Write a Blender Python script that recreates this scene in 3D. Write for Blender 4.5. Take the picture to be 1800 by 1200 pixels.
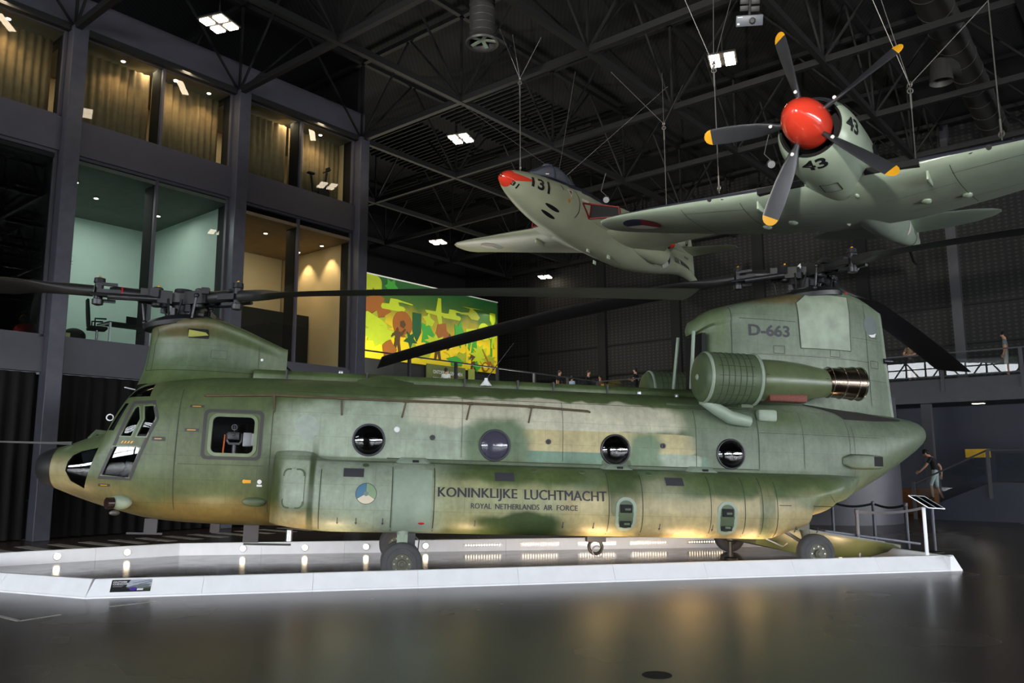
import bpy, bmesh, math, random
from mathutils import Vector, Matrix, Euler
random.seed(7)
R = math.radians
S = bpy.context.scene
for o in list(bpy.data.objects): bpy.data.objects.remove(o)
COL = S.collection

# ---------------------------------------------------------------- camera, world, exposure
cd = bpy.data.cameras.new('camera'); cam = bpy.data.objects.new('camera', cd); COL.objects.link(cam)
cd.sensor_width = 36; cd.lens = 1433.0 / 1800 * 36; cd.clip_end = 300
_p, _r = R(8.653), R(-.2715)
fw = Vector((0, math.cos(_p), math.sin(_p))); up0 = Vector((0, -math.sin(_p), math.cos(_p))); rt0 = Vector((1, 0, 0))
rt = rt0 * math.cos(_r) + up0 * math.sin(_r); up = up0 * math.cos(_r) - rt0 * math.sin(_r)
cam.matrix_world = Matrix((rt, up, -fw)).transposed().to_4x4() @ Matrix.Identity(4)
cam.matrix_world = Matrix.Translation((0, 0, 1.786)) @ cam.matrix_world
S.camera = cam
S.view_settings.view_transform = 'Standard'; S.view_settings.look = 'None'
S.view_settings.exposure = 0.2; S.view_settings.gamma = 1.0; S.view_settings.use_curve_mapping = False
w = bpy.data.worlds.new('world'); S.world = w; w.use_nodes = True
bg = w.node_tree.nodes['Background']; bg.inputs[0].default_value = (.80, .88, 1, 1); bg.inputs[1].default_value = .12
DAY = 26.0          # radiance of the daylight in the hall's glass walls
WARM = (1.0, .70, .40)

# building axes: fd runs along the office facade, fn points out of it into the hall
FY = R(50.37)
fd = Vector((math.cos(FY), math.sin(FY), 0)); fn = Vector((math.sin(FY), -math.cos(FY), 0))
def W(s, n, z=0.0): return fd * s + fn * n + Vector((0, 0, z))
FMAT = Matrix((fd, fn * -1, (0, 0, 1))).transposed().to_4x4()     # x along facade, y into the building, z up

# ---------------------------------------------------------------- small toolkit
def lin(c):
    if isinstance(c, (int, float)): c = (c, c, c)
    return tuple(((v / 255) / 12.92 if v / 255 < .04045 else ((v / 255 + .055) / 1.055) ** 2.4) for v in c)
class NT:
    def __init__(s, name):
        s.m = bpy.data.materials.new(name); s.m.use_nodes = True; s.t = s.m.node_tree
        s.b = s.t.nodes['Principled BSDF']; s.out = s.t.nodes['Material Output']
    def n(s, typ, **kw):
        x = s.t.nodes.new(typ)
        for k, v in kw.items():
            if k.startswith('i_'):
                k = k[2:]; k = int(k) if k.isdigit() else k
                x.inputs[k].default_value = v
            else: setattr(x, k, v)
        return x
    def l(s, a, b): s.t.links.new(a, b)
    def mix(s, f, a, b, mode='MIX'):
        x = s.n('ShaderNodeMix', data_type='RGBA', blend_type=mode)
        for k, v in ((0, f), (6, a), (7, b)):
            sock = x.inputs[k]
            if hasattr(v, 'is_output'): s.l(v, sock)
            elif isinstance(v, (int, float)): sock.default_value = v if k == 0 else (v, v, v, 1)
            else: sock.default_value = (*v[:3], 1)
        return x.outputs[2]
    def ramp(s, f, stops):
        x = s.n('ShaderNodeValToRGB'); s.l(f, x.inputs[0])
        e = x.color_ramp.elements
        while len(e) < len(stops): e.new(.5)
        for q, (p, c) in zip(e, stops):
            q.position = p; q.color = (*(c if hasattr(c, '__len__') else (c, c, c))[:3], 1)
        return x.outputs[0]
    def coord(s, kind='Object'): return s.n('ShaderNodeTexCoord').outputs[kind]
    def noise(s, v, scale, detail=4, rough=.55, dist=0):
        x = s.n('ShaderNodeTexNoise'); s.l(v, x.inputs['Vector'])
        x.inputs['Scale'].default_value = scale; x.inputs['Detail'].default_value = detail
        x.inputs['Roughness'].default_value = rough; x.inputs['Distortion'].default_value = dist
        return x.outputs['Fac']
    def scaled(s, v, k):
        x = s.n('ShaderNodeVectorMath', operation='MULTIPLY'); s.l(v, x.inputs[0]); x.inputs[1].default_value = k
        return x.outputs[0]
    def bump(s, h, strength=.2, dist=.01):
        x = s.n('ShaderNodeBump'); x.inputs['Strength'].default_value = strength; x.inputs['Distance'].default_value = dist
        s.l(h, x.inputs['Height']); s.l(x.outputs[0], s.b.inputs['Normal'])
def mat(name, col, rough=.6, metal=0, var=.12, scale=3, spec=.5, emit=None, estr=0, coat=0, bump=0):
    t = NT(name); c = lin(col); b = t.b
    b.inputs['Roughness'].default_value = rough; b.inputs['Metallic'].default_value = metal
    b.inputs['Specular IOR Level'].default_value = spec
    if coat: b.inputs['Coat Weight'].default_value = coat; b.inputs['Coat Roughness'].default_value = .08
    if var:
        f = t.noise(t.coord(), scale)
        t.l(t.ramp(f, [(.3, tuple(x * (1 - var) for x in c)), (.7, tuple(min(1, x * (1 + var)) for x in c))]), b.inputs['Base Color'])
        if bump: t.bump(t.noise(t.coord(), scale * 8), bump)
    else: b.inputs['Base Color'].default_value = (*c, 1)
    if emit:
        b.inputs['Emission Color'].default_value = (*(lin(emit) if max(emit) > 1 else emit), 1); b.inputs['Emission Strength'].default_value = estr
    return t.m
def glass(name, tint=(1, 1, 1), refl=.5, rough=.0, ior=1.5, haze=0, hazecol=(60, 60, 70)):
    """thin pane: transparent with a fresnel mirror layer"""
    t = NT(name); t.t.nodes.remove(t.b)
    tr = t.n('ShaderNodeBsdfTransparent'); tr.inputs[0].default_value = (*tint, 1)
    gl = t.n('ShaderNodeBsdfGlossy'); gl.inputs['Roughness'].default_value = rough; gl.inputs[0].default_value = (1, 1, 1, 1)
    fr = t.n('ShaderNodeFresnel'); fr.inputs[0].default_value = ior
    mu = t.n('ShaderNodeMath', operation='MULTIPLY'); t.l(fr.outputs[0], mu.inputs[0]); mu.inputs[1].default_value = refl * 2
    mu.use_clamp = True
    ge = t.n('ShaderNodeNewGeometry'); iv = t.n('ShaderNodeMath', operation='SUBTRACT'); iv.inputs[0].default_value = 1; t.l(ge.outputs['Backfacing'], iv.inputs[1])
    m2 = t.n('ShaderNodeMath', operation='MULTIPLY'); t.l(mu.outputs[0], m2.inputs[0]); t.l(iv.outputs[0], m2.inputs[1]); mu = m2      # the far face of a thin pane adds nothing
    base = tr.outputs[0]
    if haze:
        df = t.n('ShaderNodeBsdfDiffuse'); df.inputs[0].default_value = (*lin(hazecol), 1)
        mx = t.n('ShaderNodeMixShader'); mx.inputs[0].default_value = haze; t.l(base, mx.inputs[1]); t.l(df.outputs[0], mx.inputs[2]); base = mx.outputs[0]
    mx = t.n('ShaderNodeMixShader'); t.l(mu.outputs[0], mx.inputs[0]); t.l(base, mx.inputs[1]); t.l(gl.outputs[0], mx.inputs[2])
    t.l(mx.outputs[0], t.out.inputs[0]); return t.m
def emis(name, col, strength):
    t = NT(name); t.t.nodes.remove(t.b); e = t.n('ShaderNodeEmission'); e.inputs[0].default_value = (*col, 1); e.inputs[1].default_value = strength
    t.l(e.outputs[0], t.out.inputs[0]); return t.m

class MB:
    def __init__(s, xf=None): s.v = []; s.f = []; s.mi = []; s.xf = xf
    def add(s, vs, fs, mi=0):
        b = len(s.v); s.v += [Vector(p) for p in vs]
        for f in fs: s.f.append(tuple(b + i for i in f)); s.mi.append(mi)
        return s
    def box(s, c, d, rot=None, mi=0, taper=1):
        x, y, z = (k / 2 for k in d); c = Vector(c)
        vs = [Vector((a * (x if e < 0 else x * taper), b * (y if e < 0 else y * taper), e * z)) for e in (-1, 1) for a, b in ((-1, -1), (1, -1), (1, 1), (-1, 1))]
        if rot is not None: vs = [rot @ q for q in vs]
        return s.add([c + q for q in vs], [(3, 2, 1, 0), (4, 5, 6, 7), (0, 1, 5, 4), (1, 2, 6, 5), (2, 3, 7, 6), (3, 0, 4, 7)], mi)
    def bar(s, p, q, w, h=None, upv=(0, 0, 1), mi=0):
        p, q = Vector(p), Vector(q); h = h or w; d = (q - p); L = d.length; d.normalize(); u = Vector(upv)
        if abs(d.dot(u)) > .98: u = Vector((1, 0, 0))
        sd = d.cross(u).normalized(); u = sd.cross(d)
        return s.box((p + q) / 2, (L, w, h), Matrix((d, sd, u)).transposed(), mi)
    def loft(s, rings, closed=True, cap=True, mi=0, loop=False):
        b = len(s.v); n = len(rings[0])
        for r in rings: s.v += [Vector(p) for p in r]
        m = len(rings); K = n if closed else n - 1
        for i in range(m if loop else m - 1):
            j = (i + 1) % m
            for k in range(K):
                k2 = (k + 1) % n
                s.f.append((b + i * n + k, b + i * n + k2, b + j * n + k2, b + j * n + k)); s.mi.append(mi)
        if cap and not loop:
            s.f.append(tuple(b + k for k in reversed(range(n)))); s.mi.append(mi)
            s.f.append(tuple(b + (m - 1) * n + k for k in range(n))); s.mi.append(mi)
        return s
    def tube(s, pts, r, n=8, mi=0, cap=True, upv=(0, 0, 1)):
        pts = [Vector(p) for p in pts]; rings = []
        u = None
        for i, p in enumerate(pts):
            d = (pts[min(i + 1, len(pts) - 1)] - pts[max(i - 1, 0)]).normalized()
            if u is None:
                u = Vector(upv)
                if abs(u.dot(d)) > .9: u = Vector((1, 0, 0))
            u = (u - d * u.dot(d)).normalized(); v = d.cross(u)
            rr = r[i] if hasattr(r, '__len__') else r
            rings.append([p + (u * math.cos(a) + v * math.sin(a)) * rr for a in (2 * math.pi * k / n for k in range(n))])
        return s.loft(rings, cap=cap, mi=mi)
    def lathe(s, prof, org=(0, 0, 0), ax=(0, 0, 1), n=24, mi=0, cap=True, a0=0, a1=2 * math.pi, sc=(1, 1)):
        """prof: (distance along axis, radius)"""
        org = Vector(org); ax = Vector(ax).normalized(); u = Vector((0, 0, 1)) if abs(ax.z) < .9 else Vector((1, 0, 0))
        u = (u - ax * u.dot(ax)).normalized(); v = ax.cross(u); full = abs(a1 - a0 - 2 * math.pi) < 1e-6
        A = [a0 + (a1 - a0) * k / (n if full else n - 1) for k in range(n)]
        return s.loft([[org + ax * t + (u * math.cos(a) * sc[0] + v * math.sin(a) * sc[1]) * max(r, 1e-4) for a in A] for t, r in prof], closed=full, cap=cap and full, mi=mi)
    def prism(s, poly, fnc, d0, d1, mi=0):
        """2-D polygon through fnc(u, v, depth)"""
        n = len(poly)
        vs = [fnc(u, v, d0) for u, v in poly] + [fnc(u, v, d1) for u, v in poly]
        return s.add(vs, [tuple(reversed(range(n))), tuple(range(n, 2 * n))] + [(k, (k + 1) % n, n + (k + 1) % n, n + k) for k in range(n)], mi)
    def torus(s, c, ax, Rr, r, n=24, k=8, mi=0):
        c = Vector(c); ax = Vector(ax).normalized(); u = Vector((0, 0, 1)) if abs(ax.z) < .9 else Vector((1, 0, 0))
        u = (u - ax * u.dot(ax)).normalized(); v = ax.cross(u); rings = []
        for i in range(n):
            a = 2 * math.pi * i / n; d = u * math.cos(a) + v * math.sin(a)
            rings.append([c + d * (Rr + r * math.cos(b)) + ax * r * math.sin(b) for b in (2 * math.pi * j / k for j in range(k))])
        return s.loft(rings, loop=True, mi=mi)
    def ball(s, c, r, n=12, m=8, mi=0, sc=(1, 1, 1)):
        c = Vector(c); rings = []
        for i in range(m + 1):
            t = math.pi * i / m; q = max(math.sin(t), .002)
            rings.append([c + Vector((r * sc[0] * q * math.cos(a), r * sc[1] * q * math.sin(a), -r * sc[2] * math.cos(t))) for a in (2 * math.pi * k / n for k in range(n))])
        return s.loft(rings, mi=mi)
    def mesh(s, name, mats, smooth=35, bevel=0, fix=True):
        me = bpy.data.meshes.new(name); vs = [s.xf @ p for p in s.v] if s.xf else s.v
        me.from_pydata([tuple(p) for p in vs], [], s.f); me.update()
        for m in (mats if isinstance(mats, (list, tuple)) else [mats]): me.materials.append(m)
        me.polygons.foreach_set('material_index', s.mi)
        if fix or bevel:
            bm = bmesh.new(); bm.from_mesh(me)
            if fix:
                bmesh.ops.recalc_face_normals(bm, faces=bm.faces)
            if bevel:
                es = [e for e in bm.edges if len(e.link_faces) == 2 and e.calc_face_angle(0) > .6]
                bmesh.ops.bevel(bm, geom=es, offset=bevel, segments=2, affect='EDGES', profile=.5, clamp_overlap=True)
            bm.to_mesh(me); bm.free()
        if smooth:
            me.polygons.foreach_set('use_smooth', [True] * len(me.polygons)); me.set_sharp_from_angle(angle=R(smooth))
        return me
    def build(s, name, mats, parent=None, **kw):
        return link(name, s.mesh(name, mats, **kw), parent)
def link(name, me, parent=None):
    o = bpy.data.objects.new(name, me); COL.objects.link(o)
    if parent: o.parent = parent
    return o
def tag(o, label, cat, group=None, kind=None):
    o['label'] = label; o['category'] = cat
    if group: o['group'] = group
    if kind: o['kind'] = kind
    return o
def thing(name, label, cat, loc=(0, 0, 0), rot=(0, 0, 0), group=None):
    o = bpy.data.objects.new(name, None); COL.objects.link(o); o.empty_display_size = .2
    o.location = loc; o.rotation_euler = rot
    return tag(o, label, cat, group)
def struct(name, mb, m, parent=None, **kw):
    o = mb.build(name, m, parent, **kw)
    if not parent: o['kind'] = 'structure'
    return o
def dup(root, loc, rotz=None, label=None, name=None):
    r = root.copy(); COL.objects.link(r); r.location = loc
    if rotz is not None: r.rotation_euler = (0, 0, rotz)
    if label: r['label'] = label
    for ch in list(root.children):
        c = ch.copy(); COL.objects.link(c); c.parent = r
        for g in ch.children:
            d = g.copy(); COL.objects.link(d); d.parent = c
    return r
def interp(tab, x):
    if x <= tab[0][0]: return tab[0][1]
    for (a, p), (b, q) in zip(tab, tab[1:]):
        if x <= b: return p + (q - p) * (x - a) / (b - a)
    return tab[-1][1]
def smooth(tab, x):
    """monotone-ish cubic through the table"""
    n = len(tab)
    if x <= tab[0][0]: return tab[0][1]
    if x >= tab[-1][0]: return tab[-1][1]
    for i in range(n - 1):
        if x <= tab[i + 1][0]: break
    def sl(k):
        if k <= 0 or k >= n - 1:
            k = min(max(k, 0), n - 1); a, b = (0, 1) if k == 0 else (n - 2, n - 1)
            return (tab[b][1] - tab[a][1]) / (tab[b][0] - tab[a][0])
        d0 = (tab[k][1] - tab[k - 1][1]) / (tab[k][0] - tab[k - 1][0]); d1 = (tab[k + 1][1] - tab[k][1]) / (tab[k + 1][0] - tab[k][0])
        return 0 if d0 * d1 <= 0 else 2 * d0 * d1 / (d0 + d1)
    x0, y0 = tab[i]; x1, y1 = tab[i + 1]; h = x1 - x0; t = (x - x0) / h; m0, m1 = sl(i) * h, sl(i + 1) * h
    return (2 * t ** 3 - 3 * t * t + 1) * y0 + (t ** 3 - 2 * t * t + t) * m0 + (-2 * t ** 3 + 3 * t * t) * y1 + (t ** 3 - t * t) * m1
def text2d(txt, height, width=None, slices=0, bold=0, extra=None):
    """flat text as (verts, faces) with the lower left corner at 0,0"""
    cu = bpy.data.curves.new('t', 'FONT'); cu.body = txt; cu.size = 1; cu.offset = bold; cu.resolution_u = 3
    if extra: cu.space_character = extra
    ob = bpy.data.objects.new('t', cu); COL.objects.link(ob)
    bpy.context.view_layer.update()
    me = bpy.data.meshes.new_from_object(ob.evaluated_get(bpy.context.evaluated_depsgraph_get()))
    bpy.data.objects.remove(ob)
    xs = [v.co.x for v in me.vertices]; ys = [v.co.y for v in me.vertices]
    x0, x1, y0, y1 = min(xs), max(xs), min(ys), max(ys); k = height / (y1 - y0); kx = width / (x1 - x0) if width else k
    for v in me.vertices: v.co = ((v.co.x - x0) * kx, (v.co.y - y0) * k, 0)
    if slices: slice2d(me, slices)
    out = [v.co.copy() for v in me.vertices], [tuple(p.vertices) for p in me.polygons]
    bpy.data.meshes.remove(me); return out
def slice2d(me, step, both=False):
    bm = bmesh.new(); bm.from_mesh(me)
    for ax in ((1, 0) if both else (1,)):
        lo = min(v.co[ax] for v in bm.verts); hi = max(v.co[ax] for v in bm.verts); k = lo + step
        while k < hi:
            co = [0, 0, 0]; no = [0, 0, 0]; co[ax] = k; no[ax] = 1
            bmesh.ops.bisect_plane(bm, geom=bm.verts[:] + bm.edges[:] + bm.faces[:], plane_co=co, plane_no=no); k += step
    bm.to_mesh(me); bm.free()
def flat2d(polys, step):
    """polygons cut in small cells, for decals that hug a curved surface"""
    me = bpy.data.meshes.new('d'); vs = []; fs = []
    for p in polys:
        b = len(vs); vs += [(u, v, 0) for u, v in p]; fs.append(tuple(range(b, b + len(p))))
    me.from_pydata(vs, [], fs)
    bm = bmesh.new(); bm.from_mesh(me); bmesh.ops.triangulate(bm, faces=bm.faces); bm.to_mesh(me); bm.free()
    slice2d(me, step, True)
    out = [v.co.copy() for v in me.vertices], [tuple(p.vertices) for p in me.polygons]
    bpy.data.meshes.remove(me); return out
def decal(name, m, shape, fnc, parent):
    vs, fs = shape
    mb = MB().add([fnc(p.x, p.y) for p in vs], fs)
    return mb.build(name, m, parent, fix=False, smooth=60)
def circ(cx, cy, r, n=32, a0=0, a1=360):
    return [(cx + r * math.cos(R(a0 + (a1 - a0) * k / n)), cy + r * math.sin(R(a0 + (a1 - a0) * k / n))) for k in range(n + (0 if a1 - a0 == 360 else 1))]
def rrect(x0, y0, x1, y1, r, n=5):
    out = []
    for cx, cy, a in ((x1 - r, y1 - r, 0), (x0 + r, y1 - r, 90), (x0 + r, y0 + r, 180), (x1 - r, y0 + r, 270)):
        out += [(cx + r * math.cos(R(a + 90 * k / n)), cy + r * math.sin(R(a + 90 * k / n))) for k in range(n + 1)]
    return out
# ---------------------------------------------------------------- materials of the building
def m_floor():
    t = NT('polished_concrete'); v = t.coord(); n1 = t.noise(v, .35, 3, .5); n2 = t.noise(v, 1.1, 2, .5)
    c = t.ramp(n1, [(.3, lin((72, 65, 59))), (.7, lin((92, 84, 77)))])
    c = t.mix(.15, c, t.ramp(n2, [(.35, lin((62, 56, 51))), (.65, lin((98, 90, 83)))]))
    t.l(c, t.b.inputs['Base Color'])
    t.l(t.ramp(n1, [(.3, .24), (.75, .29)]), t.b.inputs['Roughness'])
    t.b.inputs['Specular IOR Level'].default_value = .32
    return t.m
def m_perf():
    t = NT('perforated_panel'); v = t.scaled(t.coord(), (1 / .17,) * 3); f = t.n('ShaderNodeVectorMath', operation='FRACTION'); t.l(v, f.inputs[0])
    d = t.n('ShaderNodeVectorMath', operation='SUBTRACT'); t.l(f.outputs[0], d.inputs[0]); d.inputs[1].default_value = (.5, .5, .5)
    d2 = t.n('ShaderNodeVectorMath', operation='MULTIPLY'); t.l(d.outputs[0], d2.inputs[0]); d2.inputs[1].default_value = (0, 1, 1)
    L = t.n('ShaderNodeVectorMath', operation='LENGTH'); t.l(d2.outputs[0], L.inputs[0])
    c = t.ramp(L.outputs['Value'], [(.20, lin((48, 46, 43))), (.30, lin((19, 18, 18)))])
    t.l(c, t.b.inputs['Base Color']); t.b.inputs['Roughness'].default_value = .7; return t.m
def m_deck():
    t = NT('roof_deck'); wv = t.n('ShaderNodeTexWave'); t.l(t.coord(), wv.inputs[0]); wv.inputs['Scale'].default_value = 2.2
    t.l(t.ramp(wv.outputs[0], [(.35, lin((10, 10, 10))), (.65, lin((26, 25, 25)))]), t.b.inputs['Base Color']); t.b.inputs['Roughness'].default_value = .8; return t.m
M = {}
M['floor'] = m_floor(); M['perf'] = m_perf(); M['deck'] = m_deck()
M['facade'] = mat('grey_steel_cladding', (80, 78, 87), .5, 0, .08, 2)
M['column'] = mat('grey_steel_column', (80, 80, 90), .42, .2, .12, 4)
M['dark'] = mat('black_steel', (26, 25, 26), .55, 0, .1)
M['truss'] = mat('truss_steel', (21, 20, 20), .6, 0, .15, 1)
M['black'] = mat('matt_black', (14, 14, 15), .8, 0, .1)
M['navy'] = mat('dark_blue_panel', (42, 46, 60), .5, 0, .1, 1)
M['mezz'] = mat('mezzanine_fascia', (72, 72, 76), .6, 0, .08)
M['drape'] = mat('black_drape', (24, 22, 22), .95, 0, .25, 6)
M['curtain'] = mat('sand_curtain', (150, 126, 92), .9, 0, .12, 5)
M['pane'] = glass('window_glass', (.86, .90, .88), .42)
M['rail_glass'] = glass('railing_glass', (.90, .94, .94), .7)
M['wall_mint'] = mat('mint_wall', (196, 214, 204), .8, 0, .03)
M['wall_cream'] = mat('cream_wall', (225, 205, 165), .8, 0, .03)
M['ceil_tile'] = mat('ceiling_tile', (150, 150, 135), .85, 0, .08)
M['white'] = mat('white_kerb_paint', (242, 242, 246), .45, 0, .03, 4)
M['alu'] = mat('brushed_aluminium', (170, 172, 176), .35, .9, .05)
M['lamp'] = emis('lamp_glow', (1, .84, .62), 14)
M['lamp_hot'] = emis('spot_glow', (1, .80, .55), 9)
M['day'] = emis('daylight_glazing', (.90, .95, 1), DAY)
M['wood'] = mat('warm_wood', (150, 95, 50), .6, 0, .2, 6)
M['mark'] = mat('floor_marking', (190, 184, 176), .35, 0, .1, 5)
M['duct'] = mat('spiral_duct', (70, 68, 66), .5, .5, .1)
M['cable'] = mat('steel_cable', (120, 118, 114), .45, .7, .05)

# ---------------------------------------------------------------- hall shell  (s along facade, y = depth into the building side)
def B(): return MB(FMAT)
struct('floor', B().box((8, 4, -.1), (70, 66, .2)), M['floor'], smooth=0)
struct('ceiling', B().box((8, 4, 17.0), (70, 66, .2)), M['deck'], smooth=0)
struct('wall_back', B().box((39.7, 4, 8.5), (.4, 66, 17)), M['perf'], smooth=0)
struct('wall_mural', B().box((26.7, 30.12, 5.45), (16.4, .4, 10.9)), M['dark'], smooth=0)
struct('wall_side', B().box((32, 37.0, 8.5), (27, .4, 17)), M['dark'], smooth=0)
struct('wall_stub', B().box((18.7, 28.4, 8.5), (.3, 11.2, 17)), M['dark'], smooth=0)
struct('wall_front', B().box((-25.6, 4, .9), (.4, 60, 1.8)).box((-25.6, 4, 10.8), (.4, 60, 12.4)), M['dark'], smooth=0)
struct('wall_right', B().box((8, -27.6, .9), (66, .4, 1.8)).box((8, -27.6, 10.8), (66, .4, 12.4)), M['dark'], smooth=0)
# daylight in the glass walls behind the photographer
wn = [0]
def winobj(m, mb, parent=None):
    wn[0] += 1; return struct('window_%d' % wn[0], mb, m, smooth=0)
for s0 in range(-23, 21, 11):
    o = winobj(M['day'], B().box((-25.6, -s0 - 5 + 6, 3.2), (.06, 10.6, 2.8)))
    fr = B()
    for k in range(5): fr.box((-25.4, -s0 + 1 - 5.3 + k * 2.65, 3.2), (.12, .12, 2.8))
    for z in (1.85, 3.2, 4.55): fr.box((-25.4, -s0 + 1, z), (.12, 10.6, .1))
    fr.build('window_frame', M['dark'], o, smooth=0)
for s0 in range(-20, 34, 13):
    o = winobj(M['day'], B().box((s0 + 6, -27.6, 3.2), (12.4, .06, 2.8)))
    fr = B()
    for k in range(6): fr.box((s0 - .2 + k * 2.48, -27.4, 3.2), (.12, .12, 2.8))
    for z in (1.85, 3.2, 4.55): fr.box((s0 + 6, -27.4, z), (12.4, .12, .1))
    fr.build('window_frame', M['dark'], o, smooth=0)
# clerestory band high in the front wall
M['day_high'] = emis('clerestory_glazing', (.90, .95, 1), 10)
o = winobj(M['day_high'], B().box((-25.36, 15.5, 11.2), (.06, 23, 2.6)))
fr = B()
for k in range(13): fr.box((-25.2, 4 + k * 1.9, 11.2), (.14, .16, 2.7))
for k in range(12): fr.bar((-25.2, 4 + k * 1.9, 9.9 if k % 2 else 12.5), (-25.2, 5.9 + k * 1.9, 12.5 if k % 2 else 9.9), .14)
for z in (9.9, 10.8, 11.7, 12.5): fr.box((-25.2, 15.5, z), (.14, 23, .12))
fr.build('window_frame', M['dark'], o, smooth=0)
struct('floor_gallery', MB().box((0, -9, 4.8), (46, 13, .4)), M['dark'], smooth=0)  # unseen slab added behind the photographer to shade the near floor
# columns of the back wall
tn = [0]
def trim(mb, m, **kw):
    tn[0] += 1; return struct('trim_%d' % tn[0], mb, m, **kw)
for y in (30.86, 25.8, 21.0, 16.2, 11.2):
    trim(B().box((39.4, y, 9.5), (.3, .55, 15)), M['black'], smooth=0)
for y in (7.3, 2.3, -2.7):
    trim(B().box((39.3, y, 9.5), (.4, .4, 15)), M['mezz'], smooth=0)
for z in (6.9, 8.6):
    trim(B().box((39.44, 4, z), (.12, 60, .05)), M['black'], smooth=0)

# glossier floor field inside the kerb
def m_gloss():
    t = NT('sealed_exhibit_floor'); v = t.coord(); n1 = t.noise(v, .8, 5, .6)
    t.l(t.ramp(n1, [(.3, lin((66, 63, 61))), (.7, lin((92, 88, 85)))]), t.b.inputs['Base Color']); t.l(t.ramp(t.noise(v, 2.5, 5, .65), [(.3, .10), (.75, .19)]), t.b.inputs['Roughness']); return t.m
fl = MB(); fpoly = [(-5.8, 11.8), (7.4, 14.3), (6.4, 18.45), (-6.85, 17.1), (-10.7, 14.6), (-10.7, 13.85)]
fl.add([(x, y, .002) for x, y in fpoly] + [(x, y, -.02) for x, y in fpoly], [tuple(range(6)), tuple(reversed(range(6, 12)))] + [(k, (k + 1) % 6, 6 + (k + 1) % 6, 6 + k) for k in range(6)])
struct('floor_exhibit', fl, m_gloss(), smooth=0)

# ---------------------------------------------------------------- office facade
YF = 22.3
cols = (-1.55, 3.45, 8.43, 13.45, 18.35)
fm = B()
for s in cols: fm.box((s, YF - .02, 6.8), (.40, .44, 13.6))
struct('wall_facade_columns', fm, M['column'], smooth=0, bevel=.015)
fm = B()
for z0, z1 in ((4.2, 5.1), (10.1, 11.03), (13.55, 14.6)):
    fm.box((6.4, YF + .12, (z0 + z1) / 2), (24.2, .2, z1 - z0))
struct('wall_facade', fm, M['facade'], smooth=0)
# ground floor: black stage curtain
def curtain(s0, s1, y, z0, z1, amp=.09, pitch=.34, step=.05, rnd=.3):
    mb = B(); n = int((s1 - s0) / step); rr = random.Random(int(s0 * 100 + z0)); ph = 0; top = []; bot = []
    for k in range(n + 1):
        s = s0 + (s1 - s0) * k / n; ph += step / pitch * 2 * math.pi * (1 + rnd * (rr.random() - .5) * 2)
        d = amp * math.sin(ph); top.append((s, y + d * .6, z1)); bot.append((s + .02 * math.sin(ph * .5), y + d, z0))
    mb.add(top + bot, [(k, k + 1, n + 2 + k, n + 1 + k) for k in range(n)]); return mb
def fabric_thick(o):
    md = o.modifiers.new('thickness', 'SOLIDIFY'); md.thickness = .012; return o
tag(fabric_thick(curtain(-6, 8.2, YF + .35, .03, 4.2).build('stage_curtain', M['drape'], smooth=80, fix=False)), 'black floor-length stage curtain along the facade left of the grey column', 'curtain', 'black curtains below the office facade')
tag(fabric_thick(curtain(8.65, 18.2, YF + .35, .03, 4.2).build('stage_curtain', M['drape'], smooth=80, fix=False)), 'black floor-length stage curtain behind the helicopter nose, right of the grey column', 'curtain', 'black curtains below the office facade')
struct('wall_facade_back', B().box((6.4, YF + .8, 2.1), (24.4, .1, 4.2)), M['black'], smooth=0)
# glazing: every bay is two panes, a deep mullion between
bays = ((-1.35, 3.25, .95), (3.65, 8.22, 5.92), (8.64, 13.25, 10.95), (13.66, 18.14, 15.86))
for (z0, z1) in ((5.1, 10.1), (11.03, 13.55)):
    for (a, b, mid) in bays:
        mb = B()
        for p, q in ((a, mid), (mid, b)): mb.box(((p + q) / 2, YF + .2, (z0 + z1) / 2), (q - p - .06, .015, z1 - z0 - .1))
        wo = winobj(M['pane'], mb)
        fr = B(); f = .075
        for s in (a + f / 2, mid, b - f / 2): fr.box((s, YF + .17, (z0 + z1) / 2), (f, .12, z1 - z0))
        for z in (z0 + f / 2, z1 - f / 2): fr.box(((a + b) / 2, YF + .17, z), (b - a, .12, f))
        fr.build('window_frame', M['facade'], wo, smooth=0)
        jb = B()
        for s in (mid, b + .06): jb.box((s, YF + .5, (z0 + z1) / 2), (.09, .5, z1 - z0))
        jb.build('window_jamb', M['black'], wo, smooth=0)
# rooms behind the glass
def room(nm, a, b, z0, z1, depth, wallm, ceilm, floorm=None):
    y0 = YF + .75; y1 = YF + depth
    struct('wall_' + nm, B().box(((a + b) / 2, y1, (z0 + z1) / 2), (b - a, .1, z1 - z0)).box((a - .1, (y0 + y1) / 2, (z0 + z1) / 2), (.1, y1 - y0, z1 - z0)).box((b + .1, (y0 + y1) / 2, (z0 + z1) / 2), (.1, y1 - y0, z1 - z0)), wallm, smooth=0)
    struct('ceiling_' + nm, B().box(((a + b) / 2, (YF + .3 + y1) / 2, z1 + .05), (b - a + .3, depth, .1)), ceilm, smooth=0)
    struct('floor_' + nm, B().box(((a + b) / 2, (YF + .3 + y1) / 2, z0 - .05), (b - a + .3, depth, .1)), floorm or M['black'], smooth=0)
room('office', 8.64, 13.25, 5.12, 9.9, 5.2, M['wall_mint'], mat('office_ceiling', (88, 96, 86), .8, 0, .1))
room('lounge', 13.66, 18.14, 5.12, 9.75, 4.4, M['wall_cream'], mat('lounge_ceiling', (150, 132, 105), .8, 0, .1))
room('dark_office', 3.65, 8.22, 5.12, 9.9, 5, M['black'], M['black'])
room('attic', -1.35, 18.2, 11.05, 13.6, 3.5, M['wall_cream'], M['ceil_tile'])
lw = B().box((15.9, YF + 2.6, 6.2), (4.5, .12, 2.2)); struct('wall_lounge_parapet', lw, M['black'], smooth=0)
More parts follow.
